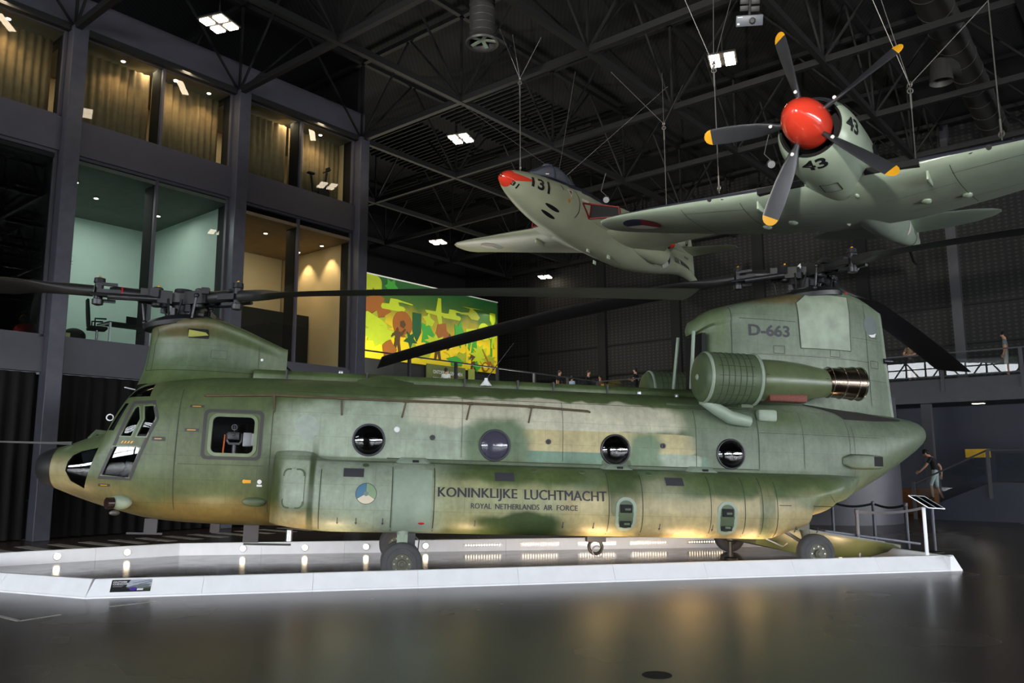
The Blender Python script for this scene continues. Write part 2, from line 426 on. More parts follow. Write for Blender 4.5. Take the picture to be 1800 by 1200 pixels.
def ceiling_spot(s, y, z, pw=0, ang=80, aim=(0, 0, -1), col=WARM, r=.06, nm='downlight', lab='small round downlight', grp='downlights in the office facade'):
    o = thing(nm, lab, 'lamp', W(s, -y, z), group=grp)
    MB().lathe([(0, r * 1.5), (-.02, r * 1.5), (-.02, r)], n=14).build('trim_ring', M['alu'], o)
    MB().lathe([(-.021, r), (-.03, r * .9)], n=14).build('diffuser', M['lamp'], o)
    if pw:
        l = bpy.data.lights.new(nm, 'SPOT'); l.energy = pw; l.color = col; l.spot_size = R(ang); l.spot_blend = .7; l.shadow_soft_size = .05
        lo = bpy.data.objects.new(nm + '_light', l); COL.objects.link(lo); lo.location = W(s, -y, z - .06)
        a = (fd * aim[0] - fn * aim[1] + Vector((0, 0, aim[2]))); lo.rotation_euler = a.to_track_quat('-Z', 'Y').to_euler()
    return o
for k, (s, dy, z) in enumerate(((9.3, 1.6, 9.88), (10.3, 2.6, 9.88), (11.6, 1.6, 9.88), (12.4, 2.9, 9.88))):
    ceiling_spot(s, YF + dy, z, 0, lab=('downlight in the mint office ceiling, %s' % ('nearest the left column', 'second from the left', 'second from the right', 'rightmost, by the corner')[k]))
for k, (s, dy, z, pw, aim) in enumerate(((14.6, 1.5, 9.72, 60, (0, 0, -1)), (15.5, 1.5, 9.72, 60, (0, 0, -1)), (17.75, 1.35, 9.72, 110, (.25, 0, -1)), (17.75, 2.75, 9.72, 110, (.25, 0, -1)))):
    ceiling_spot(s, YF + dy, z, pw, 75, aim, lab=('downlight in the cream lounge ceiling, left pane, outer one', 'downlight in the cream lounge ceiling, left pane, inner one', 'downlight washing the cream lounge wall, right pane, nearer the glass', 'downlight washing the cream lounge wall, right pane, deeper in the room')[k])
for k, (s, dy) in enumerate(((6.9, .52), (9.9, .5), (11.5, .5), (12.6, .5), (16.9, .5))):
    ceiling_spot(s, YF + dy, 13.45, 22, 130, lab=('downlight over the sand curtain in the leftmost top window', 'downlight over the sand curtain, left pane of the middle top bay', 'downlight over the sand curtain beside the middle mullion', 'downlight over the sand curtain, right pane of the middle top bay', 'downlight over the sand curtain in the top right window')[k])
def arealight(nm, loc, aim, sx, sy, pw, col=(1, 1, 1)):
    l = bpy.data.lights.new(nm, 'AREA'); l.shape = 'RECTANGLE'; l.size = sx; l.size_y = sy; l.energy = pw; l.color = col
    lo = bpy.data.objects.new(nm, l); COL.objects.link(lo); lo.location = loc; lo.rotation_euler = Vector(aim).to_track_quat('-Z', 'Y').to_euler(); return lo
arealight('office_ceiling_light', W(11, -(YF + 2.6), 9.8), (0, 0, -1), 3, 2.5, 75, (.95, 1, .96))
arealight('lounge_ceiling_light', W(15.9, -(YF + 2), 9.7), (0, 0, -1), 3, 2, 30, (1, .78, .5))
for k, (a, b, mid) in enumerate(bays):
    for j, (p, q) in enumerate(((a, mid), (mid, b))):
        if k == 0: continue
        o = fabric_thick(curtain(p + .05, q - .05, YF + .95, 11.1, 13.5, .05, .22, .03).build('sheer_curtain', M['curtain'], smooth=80, fix=False))
        tag(o, 'sand-coloured curtain behind the top-floor glass, %s pane of the %s bay' % (('left', 'right')[j], ('', 'leftmost', 'middle', 'right')[k]), 'curtain', 'sand curtains on the top floor')
    if k: arealight('curtain_glow', W((a + b) / 2, -(YF + .62), 13.57), (0, .0, -1), b - a - .3, .2, 62, (1, .80, .55))
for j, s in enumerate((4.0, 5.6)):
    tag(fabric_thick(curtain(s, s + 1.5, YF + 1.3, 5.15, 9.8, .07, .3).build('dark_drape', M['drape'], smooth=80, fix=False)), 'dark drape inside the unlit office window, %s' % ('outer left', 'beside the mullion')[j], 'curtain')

# ---------------------------------------------------------------- roof trusses on a five metre grid
ZC, ZT = 13.6, 16.6
SL = [3.35 + 5 * k for k in range(-5, 8)]; YL = [22.3 - 5 * k for k in range(-2, 10)]
for s in SL:
    mb = B(); mb.box((s, 4.5, ZC), (.16, 58, .2)); mb.box((s, 4.5, ZT), (.16, 58, .16))
    for y in YL[:-1]:
        mb.bar((s, y, ZC), (s, y - 2.5, ZT), .06); mb.bar((s, y - 2.5, ZT), (s, y - 5, ZC), .06); mb.bar((s, y, ZC), (s, y, ZT), .07)
    trim(mb, M['truss'], smooth=0)
for y in YL:
    mb = B(); mb.box((8, y, ZC - .02), (62, .16, .2)); mb.box((8, y, ZT), (62, .16, .16))
    for s in SL[:-1]:
        mb.bar((s, y, ZC), (s + 2.5, y, ZT), .06); mb.bar((s + 2.5, y, ZT), (s + 5, y, ZC), .06)
    trim(mb, M['truss'], smooth=0)
# louvre racks above the far bays
for (s0, y0) in ((21, 25), (26, 25), (31, 25), (21, 19.8), (26, 19.8), (26, 30), (31, 30)):
    mb = B()
    for k in range(16): mb.box((s0 + .5 + k * .28, y0, 15.6), (.05, 4.2, .12))
    trim(mb, M['truss'], smooth=0)

# hanging four-lamp clusters
def cluster(px, i, lab):
    x, y, z = px
    o = thing('ceiling_lamp', lab, 'ceiling lamp', (x, y, z), (0, 0, FY + R(20)), 'four-lamp clusters hanging in the roof')
    MB().box((0, 0, .09), (.78, .78, .05)).tube([(0, 0, .1), (0, 0, .8)], .02, 6).build('housing', M['black'], o, smooth=0)
    for a, b in ((-1, -1), (1, -1), (1, 1), (-1, 1)):
        MB().box((a * .205, b * .205, .04), (.27, .27, .05)).build('lamp_head', M['lamp'], o, smooth=0)
def at_z(px, py, z):
    d = fw * 1433 + rt * (px - 900) - up * (py - 600)
    t = (z - 1.786) / d.z; return Vector((0, 0, 1.786)) + d * t
for i, (px, py, lab) in enumerate(((385, 45, 'lit four-lamp cluster above the top-floor windows at upper left'), (1270, 108, 'lit four-lamp cluster left of the propeller, below the projector'), (810, 246, 'lit four-lamp cluster in mid air left of the jet nose cable'), (770, 427, 'lit four-lamp cluster above the camouflage mural'), (958, 488, 'small far four-lamp cluster below the jet belly'))):
    cluster(at_z(px, py, 13.1), i, lab)

# ---------------------------------------------------------------- mezzanine (L shaped), railings, stair
struct('floor_mezzanine', B().box((37.1, -.4, 4.55), (5.0, 47, .9)).box((29, 28.4, 4.55), (20.8, 10.8, .9)), M['mezz'], smooth=0)
struct('wall_under_mezzanine', B().box((37.6, 3, 2.05), (.3, 52, 4.1)), M['navy'], smooth=0)
struct('wall_under_mural', B().box((29, 25.5, 2.05), (20, .3, 4.1)), M['black'], smooth=0)
trim(B().box((35.2, 7.95, 2.05), (.34, .34, 4.1)), M['mezz'], smooth=0)
trim(B().box((35.2, -2, 2.05), (.34, .34, 4.1)), M['mezz'], smooth=0)
def rail(name, lab, p, q, nseg, ztop=.98, off=(0, 0), grp=None):
    """p, q in (s, y, z of the deck)"""
    p, q = Vector(p), Vector(q); o = thing(name, lab, 'railing', (0, 0, 0), group=grp)
    B().bar(p + Vector((0, 0, ztop)), q + Vector((0, 0, ztop)), .07, .05).build('top_rail', M['mezz'], o, smooth=0)
    B().bar(p + Vector((0, 0, .1)), q + Vector((0, 0, .1)), .05, .04).build('bottom_rail', M['mezz'], o, smooth=0)
    for k in range(nseg + 1):
        c = p.lerp(q, k / nseg); B().box(c + Vector((0, 0, .25)), (.09, .12, 1.46)).build('post', M['mezz'], o, smooth=0)
    d = (q - p) / nseg
    for k in range(nseg):
        a = p + d * k; B().bar(a + d * .04 + Vector((0, 0, .53)), a + d * .96 + Vector((0, 0, .53)), .02, .8).build('glass_panel', M['rail_glass'], o, smooth=0)
rail('mezzanine_railing', 'glass-panelled railing of the gallery along the perforated back wall', (34.55, 23.0, 5.0), (34.55, -16.6, 5.0), 15)
rail('mezzanine_railing', 'glass-panelled railing of the gallery below the camouflage mural', (18.9, 22.95, 5.0), (34.5, 22.95, 5.0), 6)
# stair block with its own rail
st = B(); prof = [(7.0, 0), (-14, 0), (-14, 1.2), (4.95, 1.2), (6.3, .62), (7.0, .3)]
st.prism(prof, lambda y, z, d: (d, y, z), 29.35, 29.5)
so = thing('staircase', 'dark blue staircase rising to the right with a landing', 'staircase', (0, 0, 0))
st.build('side_wall', M['navy'], so, smooth=0)
for k in range(7): B().box((30.35, 7.0 - .29 * k - .145, .17 * (k + 1) / 2), (1.7, .29, .17 * (k + 1))).build('step', M['dark'], so, smooth=0)
B().box((30.35, -4.6, .6), (1.7, 19, 1.2)).build('landing', M['dark'], so, smooth=0)
hr = B().tube([(29.42, 7.25, 1.12), (29.42, 5.0, 2.2), (29.42, -14, 2.2)], .03, 8).build('handrail', M['mezz'], so)
for y, z0, z1 in ((7.2, 0, 1.2), (4.98, .7, 2.2), (2.4, .7, 2.2), (-.2, .7, 2.2), (-2.8, .7, 2.2)): B().box((29.3, y, (z0 + z1) / 2), (.07, .1, z1 - z0)).build('post', M['mezz'], so, smooth=0)
B().prism([(7.1, .55), (5.1, 1.45), (5.1, 2.1), (7.1, 1.1)], lambda y, z, d: (d, y, z), 29.40, 29.42).build('glass_panel', M['rail_glass'], so, smooth=0)
for y in (4.8, 2.3, -.3): B().box((29.41, y - 1.22, 1.7), (.02, 2.4, .8)).build('glass_panel', M['rail_glass'], so, smooth=0)
o = B().box((37.43, 6.70, 2.19), (.03, .9, .34)).build('yellow_sign', mat('yellow_sign', (205, 165, 40), .6), smooth=0)
tag(o, 'yellow wall sign on the dark blue wall beyond the stairs', 'sign'); 
for k, (px, py) in enumerate(((1720, 708), (1749, 720))):
    c = at_z(px, py, 4.09); ln = thing('recessed_light', ('slim recessed light under the gallery, nearer the edge', 'slim recessed light under the gallery, deeper in')[k], 'lamp', c, (0, 0, FY), 'recessed lights under the gallery')
    MB().box((0, 0, -.012), (.36, .5, .02)).build('bezel', M['dark'], ln, smooth=0); MB().box((0, 0, -.025), (.26, .4, .012)).build('diffuser', M['lamp'], ln, smooth=0)
# drum shaped exhibit wall and wooden block
o = MB().lathe([(0, 2.0), (3.8, 2.0)], (10.2, 26.4, 0), n=64).build('round_drum', mat('drum_shell', (78, 76, 84), .45, 0, .1, 2)); tag(o, 'tall dark round drum standing behind the helicopter tail', 'display drum')
o = MB().box((0, 0, .45), (1.7, .6, .9)).build('wooden_bench', M['wood'], bevel=.02, smooth=0); o.location = W(32.1, -8.0, 0); o.rotation_euler = (0, 0, R(-40)); tag(o, 'warm brown wooden block beside the round drum', 'bench')
# crowd rail at far left
o = thing('crowd_rail', 'thin grey tube rail in front of the black curtain at far left', 'railing', (0, 0, 0))
c = at_z(45, 948, 0)
for x in (0, -1.6, -3.2): MB().tube([c + fd * x, c + fd * x + Vector((0, 0, 1))], .025, 8).build('post', M['mezz'], o); MB().lathe([(0, .14), (.015, .14)], c + fd * x, n=16).build('foot', M['mezz'], o)
MB().tube([c + Vector((0, 0, .98)), c + fd * -3.3 + Vector((0, 0, .98))], .025, 8).build('top_rail', M['mezz'], o)
# ================================================================ tandem rotor transport helicopter
HX, HY, HYAW, HT = -2.00606, 14.5494, R(9.5077), R(2.0)
HELI = thing('helicopter', 'large tandem-rotor army helicopter in green and tan camouflage inside the white kerb', 'helicopter', (HX, HY, 0), (0, HT, HYAW))
HM = Matrix.Translation((HX, HY, 0)) @ Euler((0, HT, HYAW)).to_matrix().to_4x4()
def X(a, l, z): return Vector((a, -l, z))          # a aft from the front axle, l towards the viewer's side, z up

def m_camo():
    t = NT('camouflage_paint'); v0 = t.coord()
    nz = t.n('ShaderNodeTexNoise'); t.l(v0, nz.inputs['Vector']); nz.inputs['Scale'].default_value = 2.2; nz.inputs['Detail'].default_value = 2
    sb = t.n('ShaderNodeVectorMath', operation='SUBTRACT'); t.l(nz.outputs['Color'], sb.inputs[0]); sb.inputs[1].default_value = (.5, .5, .5)
    sc = t.n('ShaderNodeVectorMath', operation='SCALE'); t.l(sb.outputs[0], sc.inputs[0]); sc.inputs['Scale'].default_value = .26
    ad = t.n('ShaderNodeVectorMath', operation='ADD'); t.l(v0, ad.inputs[0]); t.l(sc.outputs[0], ad.inputs[1]); vd = ad.outputs[0]
    g = bpy.data.node_groups.new('paint_patch', 'ShaderNodeTree')
    for nm, ty in (('Vector', 'NodeSocketVector'), ('Center', 'NodeSocketVector'), ('Inv', 'NodeSocketVector'), ('Pow', 'NodeSocketFloat'), ('Soft', 'NodeSocketFloat')):
        g.interface.new_socket(nm, in_out='INPUT', socket_type=ty)
    g.interface.new_socket('Fac', in_out='OUTPUT', socket_type='NodeSocketFloat')
    gi = g.nodes.new('NodeGroupInput'); go = g.nodes.new('NodeGroupOutput')
    def gn(ty, **kw):
        x = g.nodes.new(ty)
        for k, q in kw.items(): setattr(x, k, q)
        return x
    L = g.links.new
    a = gn('ShaderNodeVectorMath', operation='SUBTRACT'); L(gi.outputs[0], a.inputs[0]); L(gi.outputs[1], a.inputs[1])
    b = gn('ShaderNodeVectorMath', operation='MULTIPLY'); L(a.outputs[0], b.inputs[0]); L(gi.outputs[2], b.inputs[1])
    c = gn('ShaderNodeVectorMath', operation='ABSOLUTE'); L(b.outputs[0], c.inputs[0])
    x = gn('ShaderNodeSeparateXYZ'); L(c.outputs[0], x.inputs[0])
    p1 = gn('ShaderNodeMath', operation='POWER'); L(x.outputs[0], p1.inputs[0]); L(gi.outputs[3], p1.inputs[1])
    p2 = gn('ShaderNodeMath', operation='POWER'); L(x.outputs[2], p2.inputs[0]); L(gi.outputs[3], p2.inputs[1])
    s1 = gn('ShaderNodeMath', operation='ADD'); L(p1.outputs[0], s1.inputs[0]); L(p2.outputs[0], s1.inputs[1])
    iv = gn('ShaderNodeMath', operation='DIVIDE'); iv.inputs[0].default_value = 1; L(gi.outputs[3], iv.inputs[1])
    rr = gn('ShaderNodeMath', operation='POWER'); L(s1.outputs[0], rr.inputs[0]); L(iv.outputs[0], rr.inputs[1])
    lo = gn('ShaderNodeMath', operation='ADD'); lo.inputs[0].default_value = 1; L(gi.outputs[4], lo.inputs[1])
    hi = gn('ShaderNodeMath', operation='SUBTRACT'); hi.inputs[0].default_value = 1; L(gi.outputs[4], hi.inputs[1])
    mr = gn('ShaderNodeMapRange'); mr.interpolation_type = 'SMOOTHSTEP'; L(rr.outputs[0], mr.inputs[0]); L(lo.outputs[0], mr.inputs[1]); L(hi.outputs[0], mr.inputs[2])
    L(mr.outputs[0], go.inputs[0])
    col = None; base = lin(P_GREEN)
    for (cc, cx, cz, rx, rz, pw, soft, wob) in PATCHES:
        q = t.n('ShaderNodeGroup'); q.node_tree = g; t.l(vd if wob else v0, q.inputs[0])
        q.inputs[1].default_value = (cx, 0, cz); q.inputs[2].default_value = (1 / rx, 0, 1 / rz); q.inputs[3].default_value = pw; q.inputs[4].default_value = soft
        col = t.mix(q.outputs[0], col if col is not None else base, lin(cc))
    n1 = t.noise(v0, 1.6, 6, .65); n2 = t.noise(v0, 14, 4, .6)
    n3 = t.noise(t.scaled(v0, (5, 5, .7)), 2, 3)
    col = t.mix(1, col, t.ramp(n1, [(.28, .70), (.72, 1.14)]), 'MULTIPLY'); col = t.mix(1, col, t.ramp(n2, [(.3, .90), (.7, 1.07)]), 'MULTIPLY')
    col = t.mix(.6, col, t.ramp(n3, [(.3, .82), (.65, 1.08)]), 'MULTIPLY')
    sx = t.n('ShaderNodeSeparateXYZ'); t.l(v0, sx.inputs[0]); cx = t.n('ShaderNodeCombineXYZ'); t.l(sx.outputs[0], cx.inputs[0]); t.l(sx.outputs[2], cx.inputs[1])
    br = t.n('ShaderNodeTexBrick'); t.l(cx.outputs[0], br.inputs['Vector'])
    for k_, q_ in (('Color1', (1, 1, 1, 1)), ('Color2', (.93, .93, .93, 1)), ('Mortar', (.66, .66, .66, 1)), ('Scale', 1.0), ('Mortar Size', .004), ('Mortar Smooth', .3), ('Brick Width', .92), ('Row Height', .37)): br.inputs[k_].default_value = q_
    col = t.mix(.75, col, br.outputs['Color'], 'MULTIPLY')
    t.l(col, t.b.inputs['Base Color']); t.l(t.ramp(n1, [(.3, .52), (.7, .38)]), t.b.inputs['Roughness']); t.b.inputs['Specular IOR Level'].default_value = .45
    t.bump(n2, .05, .006); return t.m
P_GREEN = (86, 98, 64); P_DK = (66, 82, 46); P_PALE = (152, 164, 144); P_TAN = (174, 160, 118); P_SAND = (182, 169, 122); P_TEAL = (104, 134, 112); P_GG = (106, 119, 98); P_LT = (190, 187, 164)
PATCHES = [(P_GG, 7.9, 3.3, 2.9, 3.0, 4, .18, 1),
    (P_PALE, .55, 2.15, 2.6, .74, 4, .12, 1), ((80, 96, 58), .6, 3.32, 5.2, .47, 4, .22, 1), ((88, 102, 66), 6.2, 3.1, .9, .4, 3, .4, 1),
    (P_LT, 2.35, 2.70, 2.35, .27, 4, .10, 1), (P_SAND, 3.35, 2.28, 1.6, .18, 8, .03, 0), (P_TEAL, 3.45, 1.97, 1.75, .135, 8, .03, 0),
    (P_PALE, 4.62, 1.98, .42, .14, 6, .06, 0), ((96, 116, 84), 1.5, 2.2, .52, .40, 3, .25, 1), ((98, 122, 88), 4.05, 2.1, .30, .36, 3, .3, 1), (P_GG, 5.6, 2.6, .75, .5, 3, .3, 1),
    (P_PALE, -.35, 1.3, 1.05, .62, 5, .10, 1), ((154, 154, 114), 1.55, 1.25, 1.15, .42, 4, .3, 1), ((84, 98, 58), 1.9, 1.74, 1.35, .20, 3, .4, 1), (P_DK, 1.75, .88, .70, .23, 3, .2, 1),
    ((150, 152, 112), 1.45, 1.28, .8, .16, 3, .4, 1), (P_SAND, 2.9, 1.12, .42, .34, 3, .4, 1), ((74, 90, 54), 3.53, 1.55, .27, .46, 8, .04, 0), (P_TAN, 5.2, 1.05, 1.75, .42, 4, .3, 1), ((150, 152, 122), 4.4, 1.55, .55, .2, 3, .4, 1),
    ((84, 100, 62), 5.9, 1.66, 1.5, .22, 4, .3, 1), ((120, 122, 86), 5.95, 1.1, .14, .5, 6, .2, 0), (P_TAN, 6.75, 1.02, .66, .25, 3, .4, 1), ((122, 128, 90), 6.9, 1.45, .5, .16, 3, .5, 1),
    ((130, 118, 76), -5.2, 1.08, 1.1, .36, 3, .4, 1), ((150, 140, 98), -5.55, 1.5, .35, .25, 3, .5, 1), ((62, 74, 36), -2.06, 1.3, .16, .62, 4, .5, 0), ((120, 106, 62), -2.9, .95, 1.3, .2, 3, .6, 1), (P_TAN, -1.65, .88, .3, .16, 3, .5, 1),
    ((96, 88, 58), -3.75, 3.98, .55, .16, 3, .5, 1), ((88, 104, 78), -3.6, 3.5, 1.0, .22, 3, .5, 1), ((102, 92, 62), 6.9, 5.2, .9, .14, 3, .6, 1), ((96, 112, 78), 5.6, 4.6, .3, .7, 3, .4, 1), ((140, 150, 132), 7.4, 3.5, 1.2, .5, 3, .6, 1), ((70, 86, 54), 2.3, 1.868, 3.75, .035, 8, .5, 0), ((64, 78, 48), -1.42, 1.42, .045, .58, 8, .5, 0), (P_PALE, -1.68, 1.42, .2, .32, 5, .25, 0)]  # thin green strip at the sponson ledge paints in its shade line
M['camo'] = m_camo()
M['khaki'] = mat('dark_green_paint', (74, 88, 62), .5, 0, .15, 5)
M['frame_green'] = mat('frame_green_paint', (108, 120, 90), .4, 0, .12, 6)
M['rail_brown'] = mat('worn_rail_brown', (92, 80, 60), .5, .2, .2, 8)
M['ggreen'] = mat('grey_green_paint', (142, 156, 138), .45, 0, .12, 4)
M['rubber'] = mat('tyre_rubber', (70, 69, 71), .8, 0, .15, 8)
M['hub_green'] = mat('wheel_hub_green', (86, 84, 70), .5, .1, .2, 10)
M['rotor'] = mat('rotor_black', (30, 30, 31), .42, 0, .15, 8)
M['rotor_metal'] = mat('rotor_metal', (54, 54, 57), .35, .6, .15, 12)
M['blade'] = mat('rotor_blade_black', (34, 33, 34), .5, 0, .15, 3)
M['red'] = mat('red_paint', (190, 30, 28), .4, 0, .08)
M['yellow'] = mat('yellow_paint', (222, 160, 30), .45, 0, .06)
M['band'] = mat('dark_band_paint', (58, 55, 56), .6, 0, .08)
M['letter'] = mat('dark_grey_lettering', (58, 58, 64), .6, 0, .08)
M['offwhite'] = mat('white_marking', (225, 225, 225), .5, 0, .03)
M['cabin'] = mat('cabin_lining', (44, 45, 46), .7, 0, .15, 6)
M['cockpit_glass'] = glass('cockpit_glass', (.62, .66, .68), .6)
M['bubble'] = glass('bubble_window', (.35, .34, .38), .9)
M['hazy'] = glass('hazy_bubble_window', (.4, .4, .45), .6, .12, haze=.55, hazecol=(88, 86, 104))
M['steel_hot'] = mat('exhaust_steel', (120, 106, 94), .22, 1, .2, 3)
M['seam'] = mat('panel_gap', (50, 58, 42), .8, 0, .1)

# ---- hull form: station tables (a : value)
T_TOP = [(-5.965, 1.60), (-5.95, 1.74), (-5.87, 1.83), (-5.72, 1.90), (-5.52, 1.96), (-5.26, 2.06), (-4.98, 2.16), (-4.80, 2.20), (-4.62, 2.62), (-4.46, 2.89), (-4.30, 3.02), (-4.05, 3.09), (-3.4, 3.16), (-2.2, 3.20), (0, 3.21), (6, 3.21), (7.2, 3.20), (8.2, 3.13), (9.0, 3.06), (9.6, 3.01), (9.85, 2.97), (10.0, 2.92), (10.1, 2.85), (10.15, 2.72)]
T_BOT = [(-5.965, 1.59), (-5.95, 1.48), (-5.87, 1.37), (-5.76, 1.30), (-5.6, 1.25), (-5.3, 1.14), (-4.95, 1.03), (-4.49, .91), (-4.06, .82), (-3.7, .78), (-3.0, .75), (-2.4, .74), (0, .74), (6.0, .74), (6.4, .90), (6.8, 1.06), (7.3, 1.12), (7.7, 1.20), (8.17, 1.40), (9.0, 1.82), (9.5, 2.12), (9.9, 2.38), (10.08, 2.54), (10.13, 2.62), (10.15, 2.69)]
T_W = [(-5.965, .03), (-5.95, .14), (-5.87, .28), (-5.72, .42), (-5.5, .56), (-5.26, .69), (-4.95, .85), (-4.6, 1.01), (-4.2, 1.13), (-3.8, 1.20), (-3.2, 1.25), (-2.4, 1.27), (6.8, 1.27), (7.6, 1.20), (8.3, 1.08), (9.0, .86), (9.5, .66), (9.85, .46), (10.0, .34), (10.1, .2), (10.15, .03)]
T_ZW = [(-5.965, 1.595), (-5.6, 1.6), (-5.0, 1.65), (-4.4, 1.85), (-3.6, 2.0), (6.5, 2.0), (8, 2.2), (9.2, 2.5), (10.15, 2.7)]
T_N = [(-5.97, 2.0), (-5.2, 2.2), (-4.6, 2.6), (-3.9, 3.0), (-2, 3.3), (6.5, 3.3), (7.6, 2.7), (9, 2.2), (10.2, 2.0)]
def hull(a): return smooth(T_TOP, a), smooth(T_BOT, a), smooth(T_W, a), smooth(T_ZW, a), smooth(T_N, a)
def hull_l(a, z):
    zt, zb, wd, zw, n = hull(a)
    q = (z - zw) / (zt - zw) if z > zw else (zw - z) / (zw - zb)
    return wd * max(0, 1 - min(1, q) ** n) ** (1 / n)
def hull_ring(a, off=0, N=56):
    zt, zb, wd, zw, n = hull(a); out = []
    zt -= off; zb += off; wd -= off
    for k in range(N):
        t = 2 * math.pi * k / N; c, s = math.cos(t), math.sin(t)
        l = wd * math.copysign(abs(c) ** (2 / n), c); z = zw + ((zt - zw) if s > 0 else (zw - zb)) * math.copysign(abs(s) ** (2 / n), s)
        out.append(X(a, l, z))
    return out
STN = [-5.60] + [-5.56 + .1 * k for k in range(8)] + [-4.82, -4.78] + [-4.72 + .06 * k for k in range(10)] + [-4.1, -3.9, -3.6, -3.3, -3, -2.6, -2.2, -1.6, -.8, 0, 1, 2, 3, 4, 5, 5.6, 6.0, 6.2, 6.4, 6.6, 6.8, 7.05, 7.3, 7.6, 7.9, 8.2, 8.5, 8.8, 9.1, 9.35, 9.6, 9.8, 9.95, 10.05, 10.1, 10.135, 10.15]
def inner(off):
    return [hull_ring(a, off) for a in STN if -5.5 < a < 9.4]
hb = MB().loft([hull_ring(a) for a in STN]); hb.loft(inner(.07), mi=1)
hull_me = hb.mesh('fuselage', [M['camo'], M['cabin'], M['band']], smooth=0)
# the inner skin must face inwards
bm = bmesh.new(); bm.from_mesh(hull_me)
for f in bm.faces:
    if f.material_index == 1: f.normal_flip()
bm.to_mesh(hull_me); bm.free()
# windows as polygons in (a, z), cut through both sides
WIN = {
 'chin': [(-5.30, 1.56), (-5.27, 1.70), (-5.20, 1.80), (-5.06, 1.87), (-4.77, 1.93), (-4.97, 1.29), (-5.2, 1.40)],
 'lower': rrect(0, 0, 1, 1, .04), 'front': [(-4.42, 2.12), (-4.25, 2.12), (-4.14, 2.39), (-4.185, 2.58), (-4.22, 2.59), (-4.255, 2.56)],
 'rear': [(-4.165, 2.12), (-4.01, 2.12), (-3.90, 2.40), (-3.95, 2.61), (-4.11, 2.60), (-4.075, 2.39)],
 'lowdoor': [(-4.67, 1.51), (-4.23, 1.485), (-4.09, 1.94), (-4.16, 1.96), (-4.52, 1.955)],
 'eyebrow': [(-4.46, 2.745), (-4.06, 2.76), (-4.06, 2.98), (-4.25, 2.93), (-4.37, 2.86)],
 'quarter': [(-4.66, 2.21), (-4.55, 2.205), (-4.39, 2.64), (-4.46, 2.645)],
}
del WIN['lower']
CREW = rrect(-3.03, 1.90, -2.38, 2.475, .09)
ROUND = [(-.60, 2.185), (1.45, 2.17), (3.51, 2.165), (5.575, 2.16)]
def cutter(poly, mb, l0=.25, l1=1.7):
    for sg in (1, -1): mb.prism(poly, lambda a, z, l: X(a, l * sg, z), l0, l1, mi=2)
def boolean(a_me, b_me, op, name):
    oa = bpy.data.objects.new('tmp_a', a_me); ob = bpy.data.objects.new('tmp_b', b_me); COL.objects.link(oa); COL.objects.link(ob)
    m = oa.modifiers.new('b', 'BOOLEAN'); m.object = ob; m.operation = op; m.solver = 'EXACT'; m.use_self = False
    bpy.context.view_layer.update()
    me = bpy.data.meshes.new_from_object(oa.evaluated_get(bpy.context.evaluated_depsgraph_get())); me.name = name
    bpy.data.objects.remove(oa); bpy.data.objects.remove(ob); return me
cut = MB()
for k, p in WIN.items(): cutter(p, cut, .30 if k != 'chin' else .12)
cutter(CREW, cut, .7)
for a, z in ROUND: cutter(circ(a, z, .235, 28), cut, .7)
# windscreen panes, cut from the front
WS = [[(.06, 2.29), (.70, 2.27), (.56, 2.80), (.06, 2.86)]]
cutf = MB()
for poly in WS:
    for sg in (1, -1): cutf.prism(poly, lambda l, z, a: X(a, l * sg, z), -5.2, -4.22, mi=2)
cut_me = cut.mesh('cut', [M['camo'], M['cabin'], M['band']], smooth=0)
full = boolean(boolean(hull_me, cut_me, 'DIFFERENCE', 'fuselage'), cutf.mesh('cutf', [M['camo'], M['cabin'], M['band']], smooth=0), 'DIFFERENCE', 'fuselage')
full.polygons.foreach_set('use_smooth', [True] * len(full.polygons)); full.set_sharp_from_angle(angle=R(32))
FUSE = link('fuselage', full, HELI)
# panes: thin shell cut by the same prisms
sh = MB().loft([hull_ring(a, .022) for a in STN if -5.58 < a < 10]); sh.loft([hull_ring(a, .034) for a in STN if -5.5 < a < 9.9])
sh_me = sh.mesh('pane', [M['cockpit_glass']], smooth=0)
bm = bmesh.new(); bm.from_mesh(sh_me); nv = 56 * len([a for a in STN if -5.58 < a < 10])
for f in bm.faces:
    if f.verts[0].index >= nv: f.normal_flip()
bm.to_mesh(sh_me); bm.free()
cut2 = MB()
for k, p in WIN.items(): cutter(p, cut2, .30 if k != 'chin' else .12)
cut3 = MB()
for poly in WS:
    for sg in (1, -1): cut3.prism(poly, lambda l, z, a: X(a, l * sg, z), -5.2, -4.22)
bm = bmesh.new()
for c_ in (cut2, cut3): bm.from_mesh(boolean(sh_me, c_.mesh('cut2', [M['cockpit_glass']], smooth=0), 'INTERSECT', 'window_pane'))
seen = set(); isl = []
for v in bm.verts:
    if v in seen: continue
    st_ = [v]; comp = []
    seen.add(v)
    while st_:
        q = st_.pop(); comp.append(q)
        for e in q.link_edges:
            o = e.other_vert(q)
            if o not in seen: seen.add(o); st_.append(o)
    isl.append(comp)
for comp in isl:
    if len(comp) < 6: continue
    ids = {v: i for i, v in enumerate(comp)}; cs = set(comp); me = bpy.data.meshes.new('window_pane')
    me.from_pydata([tuple(v.co) for v in comp], [], [tuple(ids[v] for v in f.verts) for f in bm.faces if f.verts[0] in cs]); me.materials.append(M['cockpit_glass'])
    me.polygons.foreach_set('use_smooth', [True] * len(me.polygons)); me.set_sharp_from_angle(angle=R(40)); me.update()
    link('window_pane', me, FUSE)
bm.free()
# radome
MB().loft([hull_ring(a, -.003) for a in (-5.965, -5.958, -5.945, -5.92, -5.88, -5.83, -5.78, -5.72, -5.66, -5.59)]).build('radome', M['rotor'], HELI, smooth=60)
